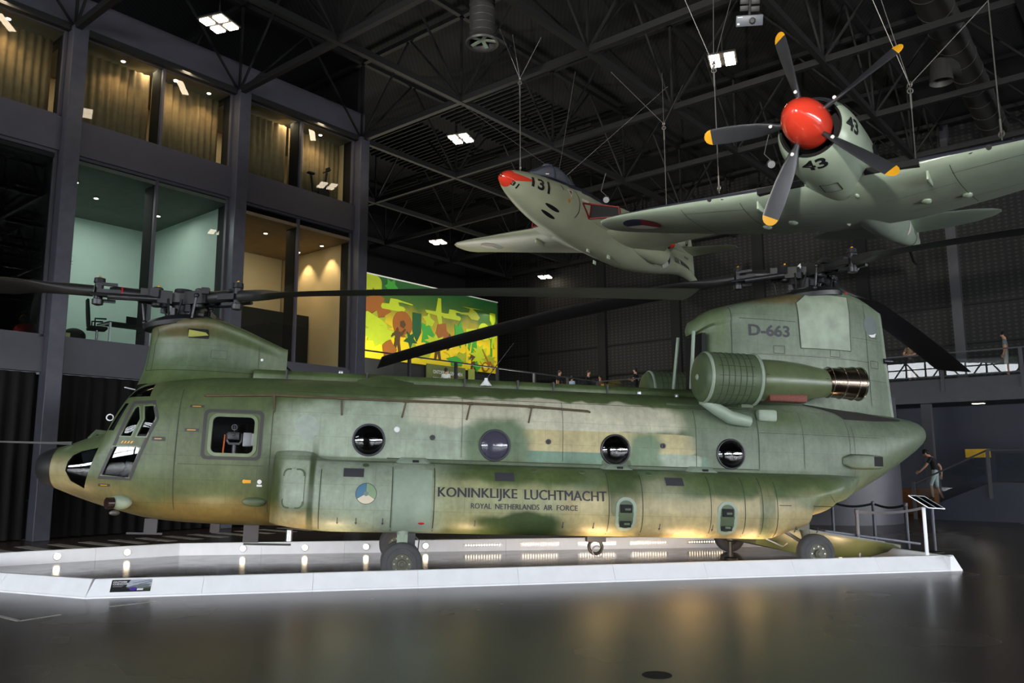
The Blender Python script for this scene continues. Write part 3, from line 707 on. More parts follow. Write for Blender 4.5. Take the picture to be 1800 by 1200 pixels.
# bands round the doors, thin panels on the skin
def on_hull(off=.006, sg=1): return lambda a, z: X(a, (hull_l(a, z) + off) * sg, z)
def ring_poly(outer, innr):
    n = len(outer); return [[outer[k], outer[(k + 1) % n], innr[(k + 1) % n], innr[k]] for k in range(n)]
def grow(poly, d):
    n = len(poly); out = []
    ar = sum(poly[k][0] * poly[(k + 1) % n][1] - poly[(k + 1) % n][0] * poly[k][1] for k in range(n)); sgn = 1 if ar > 0 else -1
    for k in range(n):
        p0, p1, p2 = Vector(poly[k - 1]), Vector(poly[k]), Vector(poly[(k + 1) % n])
        e1 = (p1 - p0).normalized(); e2 = (p2 - p1).normalized(); n1 = Vector((e1.y, -e1.x)) * sgn; n2 = Vector((e2.y, -e2.x)) * sgn
        b = (n1 + n2); b = b / max(.3, b.length_squared) * 2; out.append(tuple(p1 + b * d))
    return out
DOOR = [(-4.30, 2.665), (-3.955, 2.685), (-3.865, 2.42), (-4.03, 1.97), (-4.20, 1.455), (-4.71, 1.46), (-4.50, 2.02)]
for sg in (1, -1):
    decal('door_band', M['band'], flat2d(ring_poly(grow(DOOR, .012), grow(DOOR, -.038)), .06), on_hull(.005, sg), HELI)
    decal('crew_door_band', M['band'], flat2d(ring_poly(rrect(-3.17, 1.80, -2.255, 2.585, .09), rrect(-3.115, 1.85, -2.305, 2.535, .06)), .06), on_hull(.005, sg), HELI)
def frame(name, poly, d0, d1, h, m, sg=1, parent=None, surf=hull_l):
    n = len(poly); A = grow(poly, d0); Bq = grow(poly, d1)
    r = [[X(a, (surf(a, z) - .03) * sg, z) for a, z in A], [X(a, (surf(a, z) + h) * sg, z) for a, z in A], [X(a, (surf(a, z) + h) * sg, z) for a, z in Bq], [X(a, (surf(a, z) - .03) * sg, z) for a, z in Bq]]
    return MB().loft(r, loop=True).build(name, m, parent or HELI, smooth=40)
frame('crew_window_frame', CREW, -.005, .045, .02, M['frame_green'])
for k in ('front', 'rear', 'lowdoor'): frame('window_frame', WIN[k], -.003, .014, .008, M['frame_green'])
# bubble windows
for i, (a, z) in enumerate(ROUND):
    for sg in (1, -1):
        wl = hull_l(a, z)
        o = MB().torus(X(a, (wl + .008) * sg, z), X(0, sg, 0), .247, .017, 40, 8).build('window_ring', M['rotor_metal'] if i > 1 else M['letter'], HELI, smooth=60)
        MB().lathe([(.0, .24), (.03, .215), (.052, .17), (.066, .1), (.07, .004)], X(a, (wl + .0) * sg, z), X(0, sg, 0), 40, cap=False).build('window_pane', M['hazy'] if i == 1 else M['bubble'], o, smooth=80)
        MB().lathe([(-.18, .235), (-.03, .25), (.0, .235)], X(a, (wl) * sg, z), X(0, sg, 0), 32, cap=False).build('window_reveal', M['cabin'], o, smooth=60)

# ---- side sponsons
POD = [(1.20, 1.86), (1.40, 1.845), (1.56, 1.80), (1.70, 1.70), (1.80, 1.55), (1.855, 1.36), (1.865, 1.18), (1.83, 1.0), (1.75, .87), (1.62, .78), (1.45, .735), (1.0, .73)]
def pod_l(a, z):
    pts = [p for p in POD if True]
    for (l0, z0), (l1, z1) in zip(pts, pts[1:]):
        if z1 <= z <= z0: return l0 + (l1 - l0) * (z0 - z) / max(1e-6, z0 - z1)
    return 1.5
def pod_sm(z): return smooth([(zz, ll) for ll, zz in reversed(POD)], z)
POD_A = [(-2.06, .10), (-2.02, .26), (-1.94, .45), (-1.82, .64), (-1.68, .80), (-1.54, .90), (-1.40, .96), (-1.2, 1), (6.9, 1), (7.2, .97), (7.4, .88), (7.6, .70), (7.8, .46), (8.0, .2), (8.15, .01)]
POD_BOT = [(-2.06, .84), (-1.9, .80), (-1.5, .755), (-1.0, .73), (6.05, .73), (6.25, .79), (6.5, .885), (6.75, .96), (6.95, 1.02), (7.12, 1.09), (7.27, 1.16), (7.34, 1.25), (7.42, 1.33), (7.8, 1.40), (8.15, 1.50)]
POD_TOP = [(-2.06, 1.98), (-1.75, 1.99), (-1.46, 1.97), (-1.36, 1.90), (-1.22, 1.86), (6.4, 1.86), (7.27, 1.86), (8.15, 1.84)]
def T_B(a): return smooth(T_BOT, a) + .05
def pod_ring(a, sg):
    kk = interp(POD_A, a); zb = smooth(POD_BOT, a); zt = smooth(POD_TOP, a); out = []
    for i in range(41):
        t = i / 40; z = 1.86 + (.73 - 1.86) * t; zz = zb + (z - .73) / (1.86 - .73) * (zt - zb); b0 = 1.2 if a < 6.9 else min(1.2, hull_l(a, max(zz, T_B(a))) - .01)
        l = b0 + (pod_sm(z) - 1.2) * kk
        out.append(X(a, l * sg, zz))
    e_ = .95 if a < 6.9 else .6; out.append(X(a, e_ * sg, zb)); out.append(X(a, e_ * sg, zt)); return out
PST = [-2.06, -2.04, -2.01, -1.96, -1.9, -1.82, -1.74, -1.65, -1.55, -1.45, -1.38, -1.3, -1.2, -1.0, 0, 1, 2, 3, 4, 5, 5.6, 6.0, 6.15, 6.3, 6.45, 6.6, 6.75, 6.9, 7.0, 7.1, 7.2, 7.27, 7.31, 7.36, 7.42, 7.5, 7.6, 7.7, 7.8, 7.9, 8.0, 8.1, 8.15]
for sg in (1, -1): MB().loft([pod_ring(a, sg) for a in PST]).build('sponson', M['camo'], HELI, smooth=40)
def on_pod(off=.006, sg=1): return lambda a, z: X(a, (pod_sm(z) + off) * sg, z)
def strip(pts, wd):
    """polyline strip as quads in (a, z)"""
    out = []
    for p, q in zip(pts, pts[1:]):
        p, q = Vector(p), Vector(q); d = (q - p).normalized(); nrm = Vector((-d.y, d.x)) * wd / 2; out.append([tuple(p - nrm), tuple(q - nrm), tuple(q + nrm), tuple(p + nrm)])
    return out
seams = []
for a in (-1.28, -.2, .45, 3.24, 3.80, 4.96, 5.55, 5.86, 6.12): seams += strip([(a, 1.82), (a, .80)], .012)
seams += strip([(6.15, 1.33), (7.2, 1.33)], .012) + strip([(6.95, 1.82), (7.15, 1.4)], .01)
decal('panel_seams', M['seam'], flat2d(seams, .06), on_pod(.004), HELI)
seams = []
for a in (-2.12, -3.55, 6.1, 4.95): seams += strip([(a, 2.9), (a, 1.0 if a < 0 else 1.92)], .010)
for a in (.9, 2.6, 6.95, 7.9): seams += strip([(a, 2.95), (a, 1.95)], .007)
seams += strip([(-3.5, 1.72), (-2.2, 1.72)], .007) + strip([(-1.9, 2.93), (6, 2.93)], .008) + strip([(6.1, 2.55), (8.6, 2.55)], .006) + strip([(-.3, 1.905), (6.1, 1.905)], .016) + strip([(8.0, 2.75), (8.0, 1.7)], .007)
decal('panel_seams', M['seam'], flat2d(seams, .06), on_hull(.004), HELI)
# raised equipment door ahead of the sponson, gear door, dark service panels
def raised(name, poly, surf, h, m, parent=HELI, step=.08, sg=1):
    vs, fs = flat2d([poly], step); n = len(vs)
    mb = MB().add([X(p.x, (surf(p.x, p.y) + h) * sg, p.y) for p in vs], fs)
    k = len(poly); mb.add([X(a, (surf(a, z) + h) * sg, z) for a, z in poly] + [X(a, (surf(a, z) - .02) * sg, z) for a, z in poly], [(j, (j + 1) % k, k + (j + 1) % k, k + j) for j in range(k)])
    return mb.build(name, m, parent, smooth=40)
pl_ = lambda a, z: pod_sm(min(z, 1.8)) * 1.0
def podf(a, z):
    kk = interp(POD_A, a); zb = smooth(POD_BOT, a); zt = smooth(POD_TOP, a); z0 = .73 + (z - zb) / (zt - zb) * 1.13
    return 1.2 + (pod_sm(z0) - 1.2) * kk
raised('equipment_door', rrect(-1.86, 1.10, -1.52, 1.70, .09), podf, .012, M['camo'])
frame('equipment_door_rim', rrect(-1.86, 1.10, -1.52, 1.70, .09), -.022, .004, .016, M['khaki'], surf=podf)
raised('gear_door', [(-.175, .79), (.425, .79), (.415, 1.735), (-.18, 1.735)], pl_, .014, M['ggreen'])
for a0, z0 in ((-.95, 1.60), (1.40, 1.60), (4.22, 1.60)): decal('service_panel', M['letter'], flat2d([[(a0, z0), (a0 + .31, z0), (a0 + .31, z0 + .13), (a0, z0 + .13)]], .05), on_pod(.012), HELI)
# roundel, light, lettering
ro = decal('roundel', M['letter'], flat2d([circ(-.59, 1.355, .160, 36)], .05), on_pod(.006), HELI)
for nm, a0, a1, c in (('roundel_blue', 90, 210, (70, 112, 138)), ('roundel_white', 210, 330, (208, 196, 172)), ('roundel_green', -30, 90, (128, 152, 118))):
    decal(nm, mat(nm, c, .5, 0, .05), flat2d([[(-.59, 1.355)] + circ(-.59, 1.355, .152, 14, a0 + 1, a1 - 1)], .05), on_pod(.009), ro)
decal('roundel_hub', mat('roundel_hub', (110, 130, 120), .5), flat2d([circ(-.59, 1.355, .036, 16)], .05), on_pod(.012), ro)
def write(txt, a, z, h, wd, m, fnc, name='lettering', parent=HELI, bold=.012, step=.035, fat=0):
    vs, fs = text2d(txt, h, wd, step, bold)
    if fat: n_ = len(vs); vs = vs + [p + Vector((fat, 0, 0)) for p in vs]; fs = fs + [tuple(i + n_ for i in f) for f in fs]
    return decal(name, m, (vs, fs), lambda u, v: fnc(a + u, z + v), parent)
write('KONINKLIJKE', .50, 1.290, .192, 1.24, M['letter'], on_pod(.008), bold=.0, fat=.011)
write('LUCHTMACHT', 1.86, 1.325, .155, 1.33, M['letter'], on_pod(.008), bold=.0, fat=.011)
for tx_, a_, w_ in (('ROYAL', 1.02, .32), ('NETHERLANDS', 1.40, .70), ('AIR', 2.17, .14), ('FORCE', 2.38, .34)): write(tx_, a_, 1.168, .083, w_, M['letter'], on_pod(.008), bold=0, fat=.005)
o = MB().ball(X(.27, 1.80, .93), .05, sc=(1.1, .4, .5)).build('position_light', mat('red_lens', (170, 20, 20), .25, 0, 0), HELI)
for a in (-1.0, -.72, -.32, 1.1, .08, 2.5, 3.0, 4.1, 5.0, 6.45, 6.85): decal('stencil_arrow', M['letter'], flat2d(strip([(a, .92), (a, .99)], .014) + [[(a - .02, .92), (a, .88), (a + .02, .92)]], .05), on_pod(.007), HELI)
for a, z, w_, h_ in ((-4.72, 1.335, .2, .04), (-3.4, 2.60, .22, .04), (-3.44, 2.22, .22, .05), (-3.92, 2.06, .2, .065)):
    o = decal('stencil_plate', M['band'], flat2d([[(a, z), (a + w_, z), (a + w_, z + h_), (a, z + h_)]], .06), on_hull(.006), HELI)
    decal('stencil_mark', M['yellow'], flat2d(strip([(a + .04, z + h_ / 2), (a + w_ - .05, z + h_ / 2)], .012), .05), on_hull(.009), o)
decal('rescue_mark', M['yellow'], flat2d([[(-2.47 + .0, 1.45), (-2.38, 1.45), (-2.38, 1.50), (-2.47, 1.50)], circ(-2.48, 1.475, .03, 12)], .05), on_hull(.007), HELI)
o = decal('ground_point_mark', M['offwhite'], flat2d([circ(-2.25, 1.475, .035, 16), [(-2.29, 1.40), (-2.21, 1.40), (-2.21, 1.43), (-2.29, 1.43)]], .05), on_hull(.007), HELI)
decal('door_handle_mark', M['yellow'], flat2d([[(-4.40 + .05 * k, 2.01), (-4.375 + .05 * k, 2.01), (-4.35 + .05 * k, 2.045), (-4.375 + .05 * k, 2.045)] for k in range(4)], .05), on_hull(.007), HELI)
o = MB().prism([(-4.36, 1.97), (-4.33, 1.97), (-4.338, 1.85), (-4.352, 1.85)], lambda a, z, d: X(a, hull_l(a, z) + d, z), -.06, -.04).build('pull_strap', M['yellow'], HELI)
# refuelling recesses low on the sponson
for a, h0, h1 in ((3.52, .86, 1.40), (5.24, .83, 1.37)):
    ov = rrect(a - .17, h0, a + .17, h1, .16, 8); o = frame('recess_rim', ov, -.05, .0, .012, M['ggreen'], surf=pl_)
    decal('recess_back', M['khaki'], flat2d([grow(ov, -.045)], .06), lambda p, z: X(p, pod_sm(z) + .003, z), o)
    for dz in (.10, .33): MB().box(X(a, pod_sm(h0 + dz) + .012, h0 + dz + .03), (.19, .03, .13), mi=0).box(X(a + .02, pod_sm(h0 + dz) + .02, h0 + dz + .02), (.11, .03, .05), mi=1).build('recess_step', [M['black'], M['khaki']], o, bevel=.008)
# scoops on the ledge
for a in (.13, 3.52, 5.02):
    vs = [(a - .30, 1.255, 1.84), (a + .30, 1.255, 1.84), (a + .20, 1.265, 1.93), (a - .20, 1.265, 1.93)]; v2 = [(a - .26, 1.45, 1.83), (a + .26, 1.45, 1.83), (a + .14, 1.36, 1.90), (a - .14, 1.36, 1.90)]
    o = MB().add([X(*p) for p in vs + v2], [(0, 1, 5, 4), (1, 2, 6, 5), (2, 3, 7, 6), (3, 0, 4, 7), (4, 5, 6, 7)]).build('ledge_scoop', M['ggreen'], HELI, bevel=.012)
    MB().box(X(a + .03, 1.412, 1.865), (.10, .03, .045)).build('scoop_opening', M['black'], o, smooth=0)
for a in (-.62, 1.02, 2.05, 2.85, 3.98): MB().lathe([(0, .055), (.012, .05), (.014, .03)], X(a, pod_sm(1.78), 1.775), X(0, .5, .85), 16).build('filler_cap', M['khaki'], HELI)
# small fittings on the cabin side
for a in (.42, 2.35, 4.35): MB().lathe([(-.02, .045), (.02, .045), (.022, .02), (0, .018)], X(a, hull_l(a, 2.26), 2.26), X(0, 1, 0), 14).build('tie_down_socket', M['band'], HELI)
MB().lathe([(-.01, .05), (.015, .045), (.03, .02)], X(-.16, hull_l(-.16, 2.37), 2.37), X(0, 1, 0), 14).build('formation_light', M['offwhite'], HELI)
decal('grey_spot', mat('faded_grey_spot', (150, 160, 150), .6, 0, .1, 8), flat2d([circ(-1.58, 2.36, .19, 28)], .05), on_hull(.004), HELI)
# hand rail along the roof edge
pts = [(-3.16, 2.80), (-2.13, 2.85), (-1.07, 2.845), (-.03, 2.845), (1.03, 2.85), (2.07, 2.84), (3.03, 2.80)]
hr_ = MB().tube([X(-3.2, hull_l(-3.2, 2.8), 2.8)] + [X(a, hull_l(a, z) + .06, z) for a, z in pts] + [X(3.08, hull_l(3.08, 2.79), 2.79)], .02, 8).build('handrail', M['rail_brown'], HELI)
for k, (a, z) in enumerate(pts[1:-1]):
    MB().tube([X(a, hull_l(a, z) + .06, z), X(a + (.02 if k < 2 else -.06), hull_l(a, z - .28) + .01, z - .28)], .014, 6).box(X(a, hull_l(a, z) + .02, z), (.1, .06, .05)).build('rail_strut', M['rail_brown'], hr_)
# drive-shaft tunnel on the roof
tb = []
for a in (-2.6, -2.0, -.55, -.5, 5.3): tb.append([X(a, l * 1.0, z) for l, z in ((.42, 3.12), (.42, 3.27), (.34, 3.345), (-.34, 3.345), (-.42, 3.27), (-.42, 3.12))])
tn_ = MB().loft(tb).build('tunnel_cover', M['camo'], HELI, smooth=40, bevel=.02)
for a in (-2.05, -.7, 1.0, 1.95, 2.6, 3.6): MB().box(X(a, .0, 3.24), (.03, .90, .23)).build('cover_strap', M['band'], tn_, smooth=0)
MB().loft([[X(a, l, 3.18 + h) for l, h in ((1.0 * k, -.1), (.8 * k, .1 * q), (.5 * k, .14 * q), (.3, -.05))] for a, k, q in ((-.85, .8, .3), (-.45, .95, 1), (.1, .8, .2))]).build('tunnel_fairing', M['camo'], HELI, smooth=60)
an = MB().lathe([(0, .11), (.02, .10), (.10, .035), (.14, .03)], X(1.37, .5, 3.22), n=16).build('antenna', M['offwhite'], HELI)
MB().tube([X(1.37, .5, 3.34), X(1.55, .5, 3.6), X(1.85, .45, 4.02)], .008, 6).build('antenna_rod', M['rotor_metal'], an)
for a, z in ((4.05, 3.24), (4.75, 3.22), (-1.15, 3.36)): MB().box(X(a, .85 if a > 0 else .3, z - (.05 if a > 0 else 0)), (.07, .07, .06)).build('roof_lamp', M['alu'], HELI, bevel=.01)
MB().tube([X(4.5, 1.0, 3.0), X(5.0, 1.03, 2.99), X(6.0, 1.08, 2.98)], .03, 8).build('hydraulic_line', M['khaki'], HELI)

# ---- forward pylon
def fin(name, af, ar, zb, zt, wf, nv=26, nu=44, m='camo'):
    rings = []
    for j in range(nv + 1):
        v = j / nv; ring = []
        for k in range(2 * nu):
            u = (1 - math.cos(math.pi * (k if k <= nu else 2 * nu - k) / nu)) / 2; sg = 1 if k <= nu else -1
            a0, a1 = af(v), ar(v); a = a0 + (a1 - a0) * u; top = zt(a); z = zb + (top - zb) * v
            ring.append(X(a, sg * wf(u, v, a), z))
        rings.append(ring)
    return MB().loft(rings).build(name, M[m], HELI, smooth=50)
F_TOP = [(-4.5, 3.9), (-4.38, 3.97), (-4.2, 4.08), (-3.8, 4.155), (-3.4, 4.19), (-2.9, 4.06), (-2.5, 3.9), (-2.13, 3.75)]
def f_w(u, v, a):
    pl = max(0, 1 - (2 * max(0, u - .0) / 1.0 - .72) ** 2 / .5184) if u < .36 else max(0, 1 - ((u - .36) / .64) ** 1.7)
    pl = math.sqrt(max(0, 1 - ((.36 - u) / .36) ** 2)) if u < .36 else pl
    side = smooth([(0, .70), (.12, .60), (.45, .46), (.7, .47), (.86, .58), (.93, .58), (.98, .46), (1, .25)], v)
    return pl * side + .012
fp = fin('forward_pylon', lambda v: smooth([(0, -4.52), (.3, -4.45), (.7, -4.40), (1, -4.37)], v), lambda v: -2.10, 3.0, lambda a: smooth(F_TOP, a), f_w)
def fp_l(a, z):
    v = (z - 3.0) / (smooth(F_TOP, a) - 3.0); a0 = smooth([(0, -4.52), (.3, -4.45), (.7, -4.40), (1, -4.37)], v); return f_w((a - a0) / (-2.10 - a0), v, a)
on_fp = lambda off: (lambda a, z: X(a, fp_l(a, z) + off, z))
decal('pylon_opening', M['black'], flat2d([rrect(-3.68, 3.80, -3.35, 3.95, .02)], .05), on_fp(.006), HELI)
MB().prism([(-3.68, 3.82), (-3.66, 3.93), (-3.40, 3.90), (-3.36, 3.86), (-3.62, 3.82)], lambda a, z, d: X(a, fp_l(a, z) + d, z), .008, .02).build('pylon_lever', mat('primer_yellow', (160, 160, 80), .5), HELI)
sm_ = strip([(-4.2, 3.95), (-4.18, 3.85), (-4.24, 3.7), (-4.25, 3.24)], .012) + strip([(-4.32, 3.92), (-4.33, 3.75), (-4.36, 3.24)], .012) + strip([(-4.36, 3.24), (-2.25, 3.27)], .012) + strip([(-2.55, 3.72), (-2.55, 3.27)], .008) + strip([(-3.3, 3.62), (-3.05, 3.62), (-3.05, 3.48), (-3.3, 3.48), (-3.3, 3.62)], .006)
decal('panel_seams', M['seam'], flat2d(sm_, .05), on_fp(.004), HELI)
MB().lathe([(0, .025), (.02, .02)], X(-2.5, fp_l(-2.5, 3.52), 3.52), X(0, 1, 0), 12).build('formation_light', M['offwhite'], HELI)

# ---- aft pylon
A_TOP = [(5.2, 4.60), (5.35, 4.70), (5.6, 4.88), (5.95, 5.0), (7.04, 5.27), (7.4, 5.34), (8.29, 5.47), (8.66, 5.41), (9.36, 5.09), (9.6, 4.95)]
def a_f(v): return interp([(0, 5.30), (.30, 5.42), (.80, 5.46), (.835, 5.44), (.85, 5.29), (.93, 5.26), (1, 5.30)], v)
def a_r(v): return interp([(0, 9.56), (1, 9.355)], v)
def a_w(u, v, a):
    pl = math.sqrt(max(0, 1 - ((.30 - u) / .30) ** 2)) if u < .30 else (1 if u < .5 else max(.04, 1 - ((u - .5) / .5) ** 1.8))
    return pl * smooth([(0, .74), (.1, .66), (.35, .60), (.8, .58), (.93, .52), (.975, .40), (1, .2)], v) + .01
ap = fin('aft_pylon', a_f, a_r, 2.9, lambda a: smooth(A_TOP, a), a_w, 36, 56)
def ap_l(a, z):
    v = (z - 2.9) / (smooth(A_TOP, a) - 2.9); return a_w((a - a_f(v)) / (a_r(v) - a_f(v)), v, a)
on_ap = lambda off: (lambda a, z: X(a, ap_l(a, z) + off, z))
pp = decal('pylon_hatch', mat('pale_hatch_paint', (140, 152, 132), .5, 0, .2, 3), flat2d([[(7.30, 4.20), (8.42, 4.22), (8.42, 5.30), (7.52, 5.30), (7.25, 5.08)]], .06), on_ap(.008), HELI)
sm_ = strip([(7.30, 4.20), (8.42, 4.22), (8.42, 5.30), (7.52, 5.30), (7.25, 5.08), (7.30, 4.20)], .014)
decal('hatch_gap', M['seam'], flat2d(sm_, .06), on_ap(.011), pp)
sm_ = strip([(5.95, 4.95), (5.97, 4.3), (5.97, 3.7)], .014) + strip([(6.1, 4.72), (7.2, 4.70)], .01) + strip([(8.85, 5.2), (8.9, 3.2)], .01) + strip([(6.4, 4.05), (8.9, 4.05)], .008) + strip([(8.4, 3.7), (9.4, 3.7)], .007) + strip([(8.45, 4.5), (9.3, 4.5)], .006)
for a, z in ((6.75, 4.08), (7.92, 4.08), (8.95, 4.55), (8.3, 3.5), (8.95, 3.95)): sm_ += strip([(a, z), (a + .22, z), (a + .22, z + .14), (a, z + .14), (a, z)], .01)
decal('panel_seams', M['seam'], flat2d(sm_, .06), on_ap(.005), HELI)
write('D-663', 6.27, 4.39, .225, .81, M['letter'], on_ap(.009), bold=.03)
decal('grey_spot', mat('dark_grey_spot', (98, 106, 104), .6, 0, .1), flat2d([circ(9.02, 4.80, .21, 24)], .05), on_ap(.006), HELI)
decal('white_scuff', M['offwhite'], flat2d([[(8.93, 4.60), (9.02, 4.56), (9.12, 4.58), (9.17, 4.66), (9.06, 4.62)]], .05), on_ap(.010), HELI)
MB().lathe([(0, .05), (.16, .05), (.20, .03)], X(9.36, .06, 4.13), X(1, 0, 0), 14).build('tail_light', M['rotor_metal'], HELI)
MB().ball(X(8.62, 0, 5.46), .04).build('beacon', mat('red_beacon', (200, 40, 30), .3, 0, 0), HELI)
for sg in (1, -1): MB().tube([X(5.26, .40 * sg, 4.44), X(5.18, .46 * sg, 3.35)], .035, 8).build('intake_strut', M['ggreen'], HELI)
MB().box(X(5.46, 0, 3.85), (.08, .8, 1.15)).build('intake_grille', M['black'], HELI, smooth=0)
# dark heat shield paint behind the exhaust
decal('heat_shield_paint', mat('black_heat_paint', (50, 45, 46), .7, 0, .15, 5), flat2d([[(7.15, 3.13), (7.6, 3.12), (8.2, 3.08), (8.8, 3.0), (9.4, 2.93), (9.3, 2.90), (8.6, 2.86), (7.92, 2.86), (7.8, 2.98), (7.55, 3.05)]], .05), lambda a, z: X(a, hull_l(a, min(z, smooth(T_TOP, a) - .004)) + .010, z + .006), HELI)

# ---- engines
for sg in (1, -1):
    L0, Z0 = 1.45 * sg, 3.45
    pod = MB().lathe([(4.90, .02), (4.91, .3), (4.93, .38), (4.98, .425), (5.08, .44), (5.78, .44), (5.9, .44), (5.96, .41), (5.99, .36)], X(0, L0, Z0), X(1, 0, 0), 40).build('engine_screen', M['khaki'], HELI, smooth=40)
    sg_ = MB()
    for k in range(1, 7): sg_.torus(X(5.08 + k * .105, L0, Z0), X(1, 0, 0), .442, .006, 40, 6)
    for k in range(16): a = 2 * math.pi * k / 16; sg_.bar(X(5.12, L0 + .442 * math.cos(a), Z0 + .442 * math.sin(a)), X(5.76, L0 + .442 * math.cos(a), Z0 + .442 * math.sin(a)), .008)
    sg_.build('screen_ribs', M['seam'], pod, smooth=0)
    for a_, r1_, r2_ in ((5.90, .435, .03), (5.02, .415, .035)): MB().torus(X(a_, L0, Z0), X(1, 0, 0), r1_, r2_, 40, 8).build('screen_band', M['ggreen'], pod)
    MB().lathe([(4.87, .02), (4.89, .05), (4.92, .06)], X(0, L0, Z0), X(1, 0, 0), 16).build('screen_boss', M['ggreen'], pod)
    nc = MB().lathe([(5.94, .345), (6.1, .365), (6.4, .36), (6.8, .325), (7.1, .275), (7.28, .24), (7.34, .22)], X(0, L0, Z0), X(1, 0, 0), 40).build('engine_nacelle', mat('nacelle_paint', (88, 98, 68), .3, 0, .15, 4), HELI, smooth=50)
    MB().bar(X(6.0, L0 + .352 * sg, Z0 + .06), X(7.2, L0 + .25 * sg, Z0 + .05), .012).build('nacelle_seam', M['seam'], nc, smooth=0)
    MB().box(X(6.45, L0 + .1 * sg, Z0 - .31), (.7, .30, .14)).build('nacelle_grille', mat('rusty_mesh_grille', (110, 58, 46), .6, .3, .3, 30), nc, bevel=.03)
    MB().loft([[X(6.1 + (l * .0), L0 - sg * l, Z0 + h) for l, h in ((-.05, -.30), (.15, -.32), (1.0, -.42), (1.0, .16), (.2, .2))], [X(7.15, L0 - sg * l, Z0 + h) for l, h in ((-.05, -.24), (.15, -.26), (1.0, -.42), (1.0, .12), (.2, .12))]]).build('engine_mount', M['camo'], nc, smooth=60)
    ex = MB().lathe([(7.24, .235), (7.30, .262), (7.5, .268), (7.75, .285), (7.92, .292), (7.94, .285), (7.93, .265), (7.6, .24), (7.3, .2)], X(0, L0, Z0 + .02), X(1, 0, 0), 40, cap=False).build('exhaust_pipe', M['steel_hot'], HELI, smooth=50)
    rg = MB()
    for a, r in ((7.32, .268), (7.55, .276), (7.78, .29), (7.92, .294)): rg.torus(X(a, L0, Z0 + .02), X(1, 0, 0), r, .012, 40, 8)
    rg.build('exhaust_rings', mat('bright_steel', (190, 185, 178), .18, 1, .05), ex)
    MB().lathe([(7.7, .02), (7.71, .24)], X(0, L0, Z0 + .02), X(1, 0, 0), 24, cap=False).build('exhaust_core', M['black'], ex)
    dk = MB().tube([X(5.0, L0 - .05 * sg, 3.06), X(5.30, L0 - .09 * sg, 2.91), X(5.55, L0 - .13 * sg, 2.79), X(5.92, L0 - .17 * sg, 2.73)], [.08, .11, .12, .10], 12).build('engine_drain_duct', M['ggreen'], HELI, smooth=50)
    MB().box(X(5.78, L0 - .02 * sg, 2.99), (.22, .16, .08)).build('drain_box', M['khaki'], dk, bevel=.015)
    MB().box(X(6.3, 1.16 * sg, 2.86), (.36, .16, .22)).build('cooling_scoop', M['ggreen'], HELI, bevel=.05)
    # side scoop low on the tail
    aa = 8.0; wl = lambda a, z: hull_l(a, z)
    sc_ = MB().loft([[X(a, (wl(a, 2.12) + d) * sg, 2.12 + h) for d, h in ((-.05, -.02 - q), (e, -.02 - q * .8), (e, q * .8), (-.05, q))] for a, e, q in ((7.72, .02, .06), (7.9, .14, .13), (8.25, .17, .13), (8.55, .14, .12))]).build('tail_scoop', M['camo'], HELI, smooth=50, bevel=.02)
    MB().box(X(8.36, (wl(8.36, 2.12) + .16) * sg, 2.12), (.24, .03, .17)).build('scoop_opening', M['black'], sc_, smooth=0)

# ---- loading ramp
rp = MB().loft([[X(a, l, z) for l, z in ((1.02, zt), (1.02, zt - .06), (.86, zb), (-.86, zb), (-1.02, zt - .06), (-1.02, zt))] for a, zt, zb in ((6.2, .98, .62), (6.9, .90, .48), (7.8, .79, .41), (8.4, .72, .43), (8.75, .68, .52), (8.9, .66, .62))]).build('loading_ramp', mat('ramp_paint', (66, 72, 46), .38, .0, .2, 3), HELI, smooth=45)
MB().box(X(7.5, 0, .84), (2.3, 1.9, .03), Euler((0, R(7.3), 0)).to_matrix()).build('ramp_floor', mat('ramp_floor_grey', (112, 114, 122), .5, .2, .1), rp, smooth=0)
for l in (.55, -.55): MB().box(X(8.5, l, .765), (1.9, .55, .04), Euler((0, R(6.0), 0)).to_matrix()).build('ramp_extension', mat('ramp_plate_grey', (104, 106, 116), .5, .2, .1), rp, bevel=.01)
MB().tube([X(6.35, .95, .72), X(6.62, 1.04, .60), X(6.7, 1.05, .66)], .015, 6).build('ramp_cable', M['alu'], rp)

# ---- undercarriage
def wheel(a, l, r, wd, sg, name='wheel', parent=None):
    zc = r + a * math.tan(HT)
    o = MB().lathe([(-wd / 2, r * .52), (-wd / 2 * .98, r * .70), (-wd * .42, r * .9), (-wd * .28, r * .985), (0, r), (wd * .28, r * .985), (wd * .42, r * .9), (wd / 2 * .98, r * .70), (wd / 2, r * .52)], X(a, l, zc), X(0, 1, 0), 48, cap=False).build(name, M['rubber'], parent or HELI, smooth=40)
    for d, c in ((.40, .012),): MB().torus(X(a, l + sg * wd * .485, zc), X(0, 1, 0), r * .72, .006, 40, 6).build('tyre_rib', M['rubber'], o)
    h = MB().lathe([(wd * .36, r * .56), (wd * .47, r * .55), (wd * .49, r * .50), (wd * .42, r * .46), (wd * .40, r * .22), (wd * .56, r * .2), (wd * .60, r * .12), (wd * .66, r * .1), (wd * .66, .005)], X(a, l, zc), X(0, sg, 0), 32).build('wheel_hub', M['hub_green'], o, smooth=40)
    bt = MB()
    for k in range(8): t = 2 * math.pi * k / 8; bt.lathe([(wd * .40, .013), (wd * .46, .012)], X(a + r * .36 * math.cos(t), l, zc + r * .36 * math.sin(t)), X(0, sg, 0), 8)
    bt.build('hub_bolts', M['alu'], o); return o
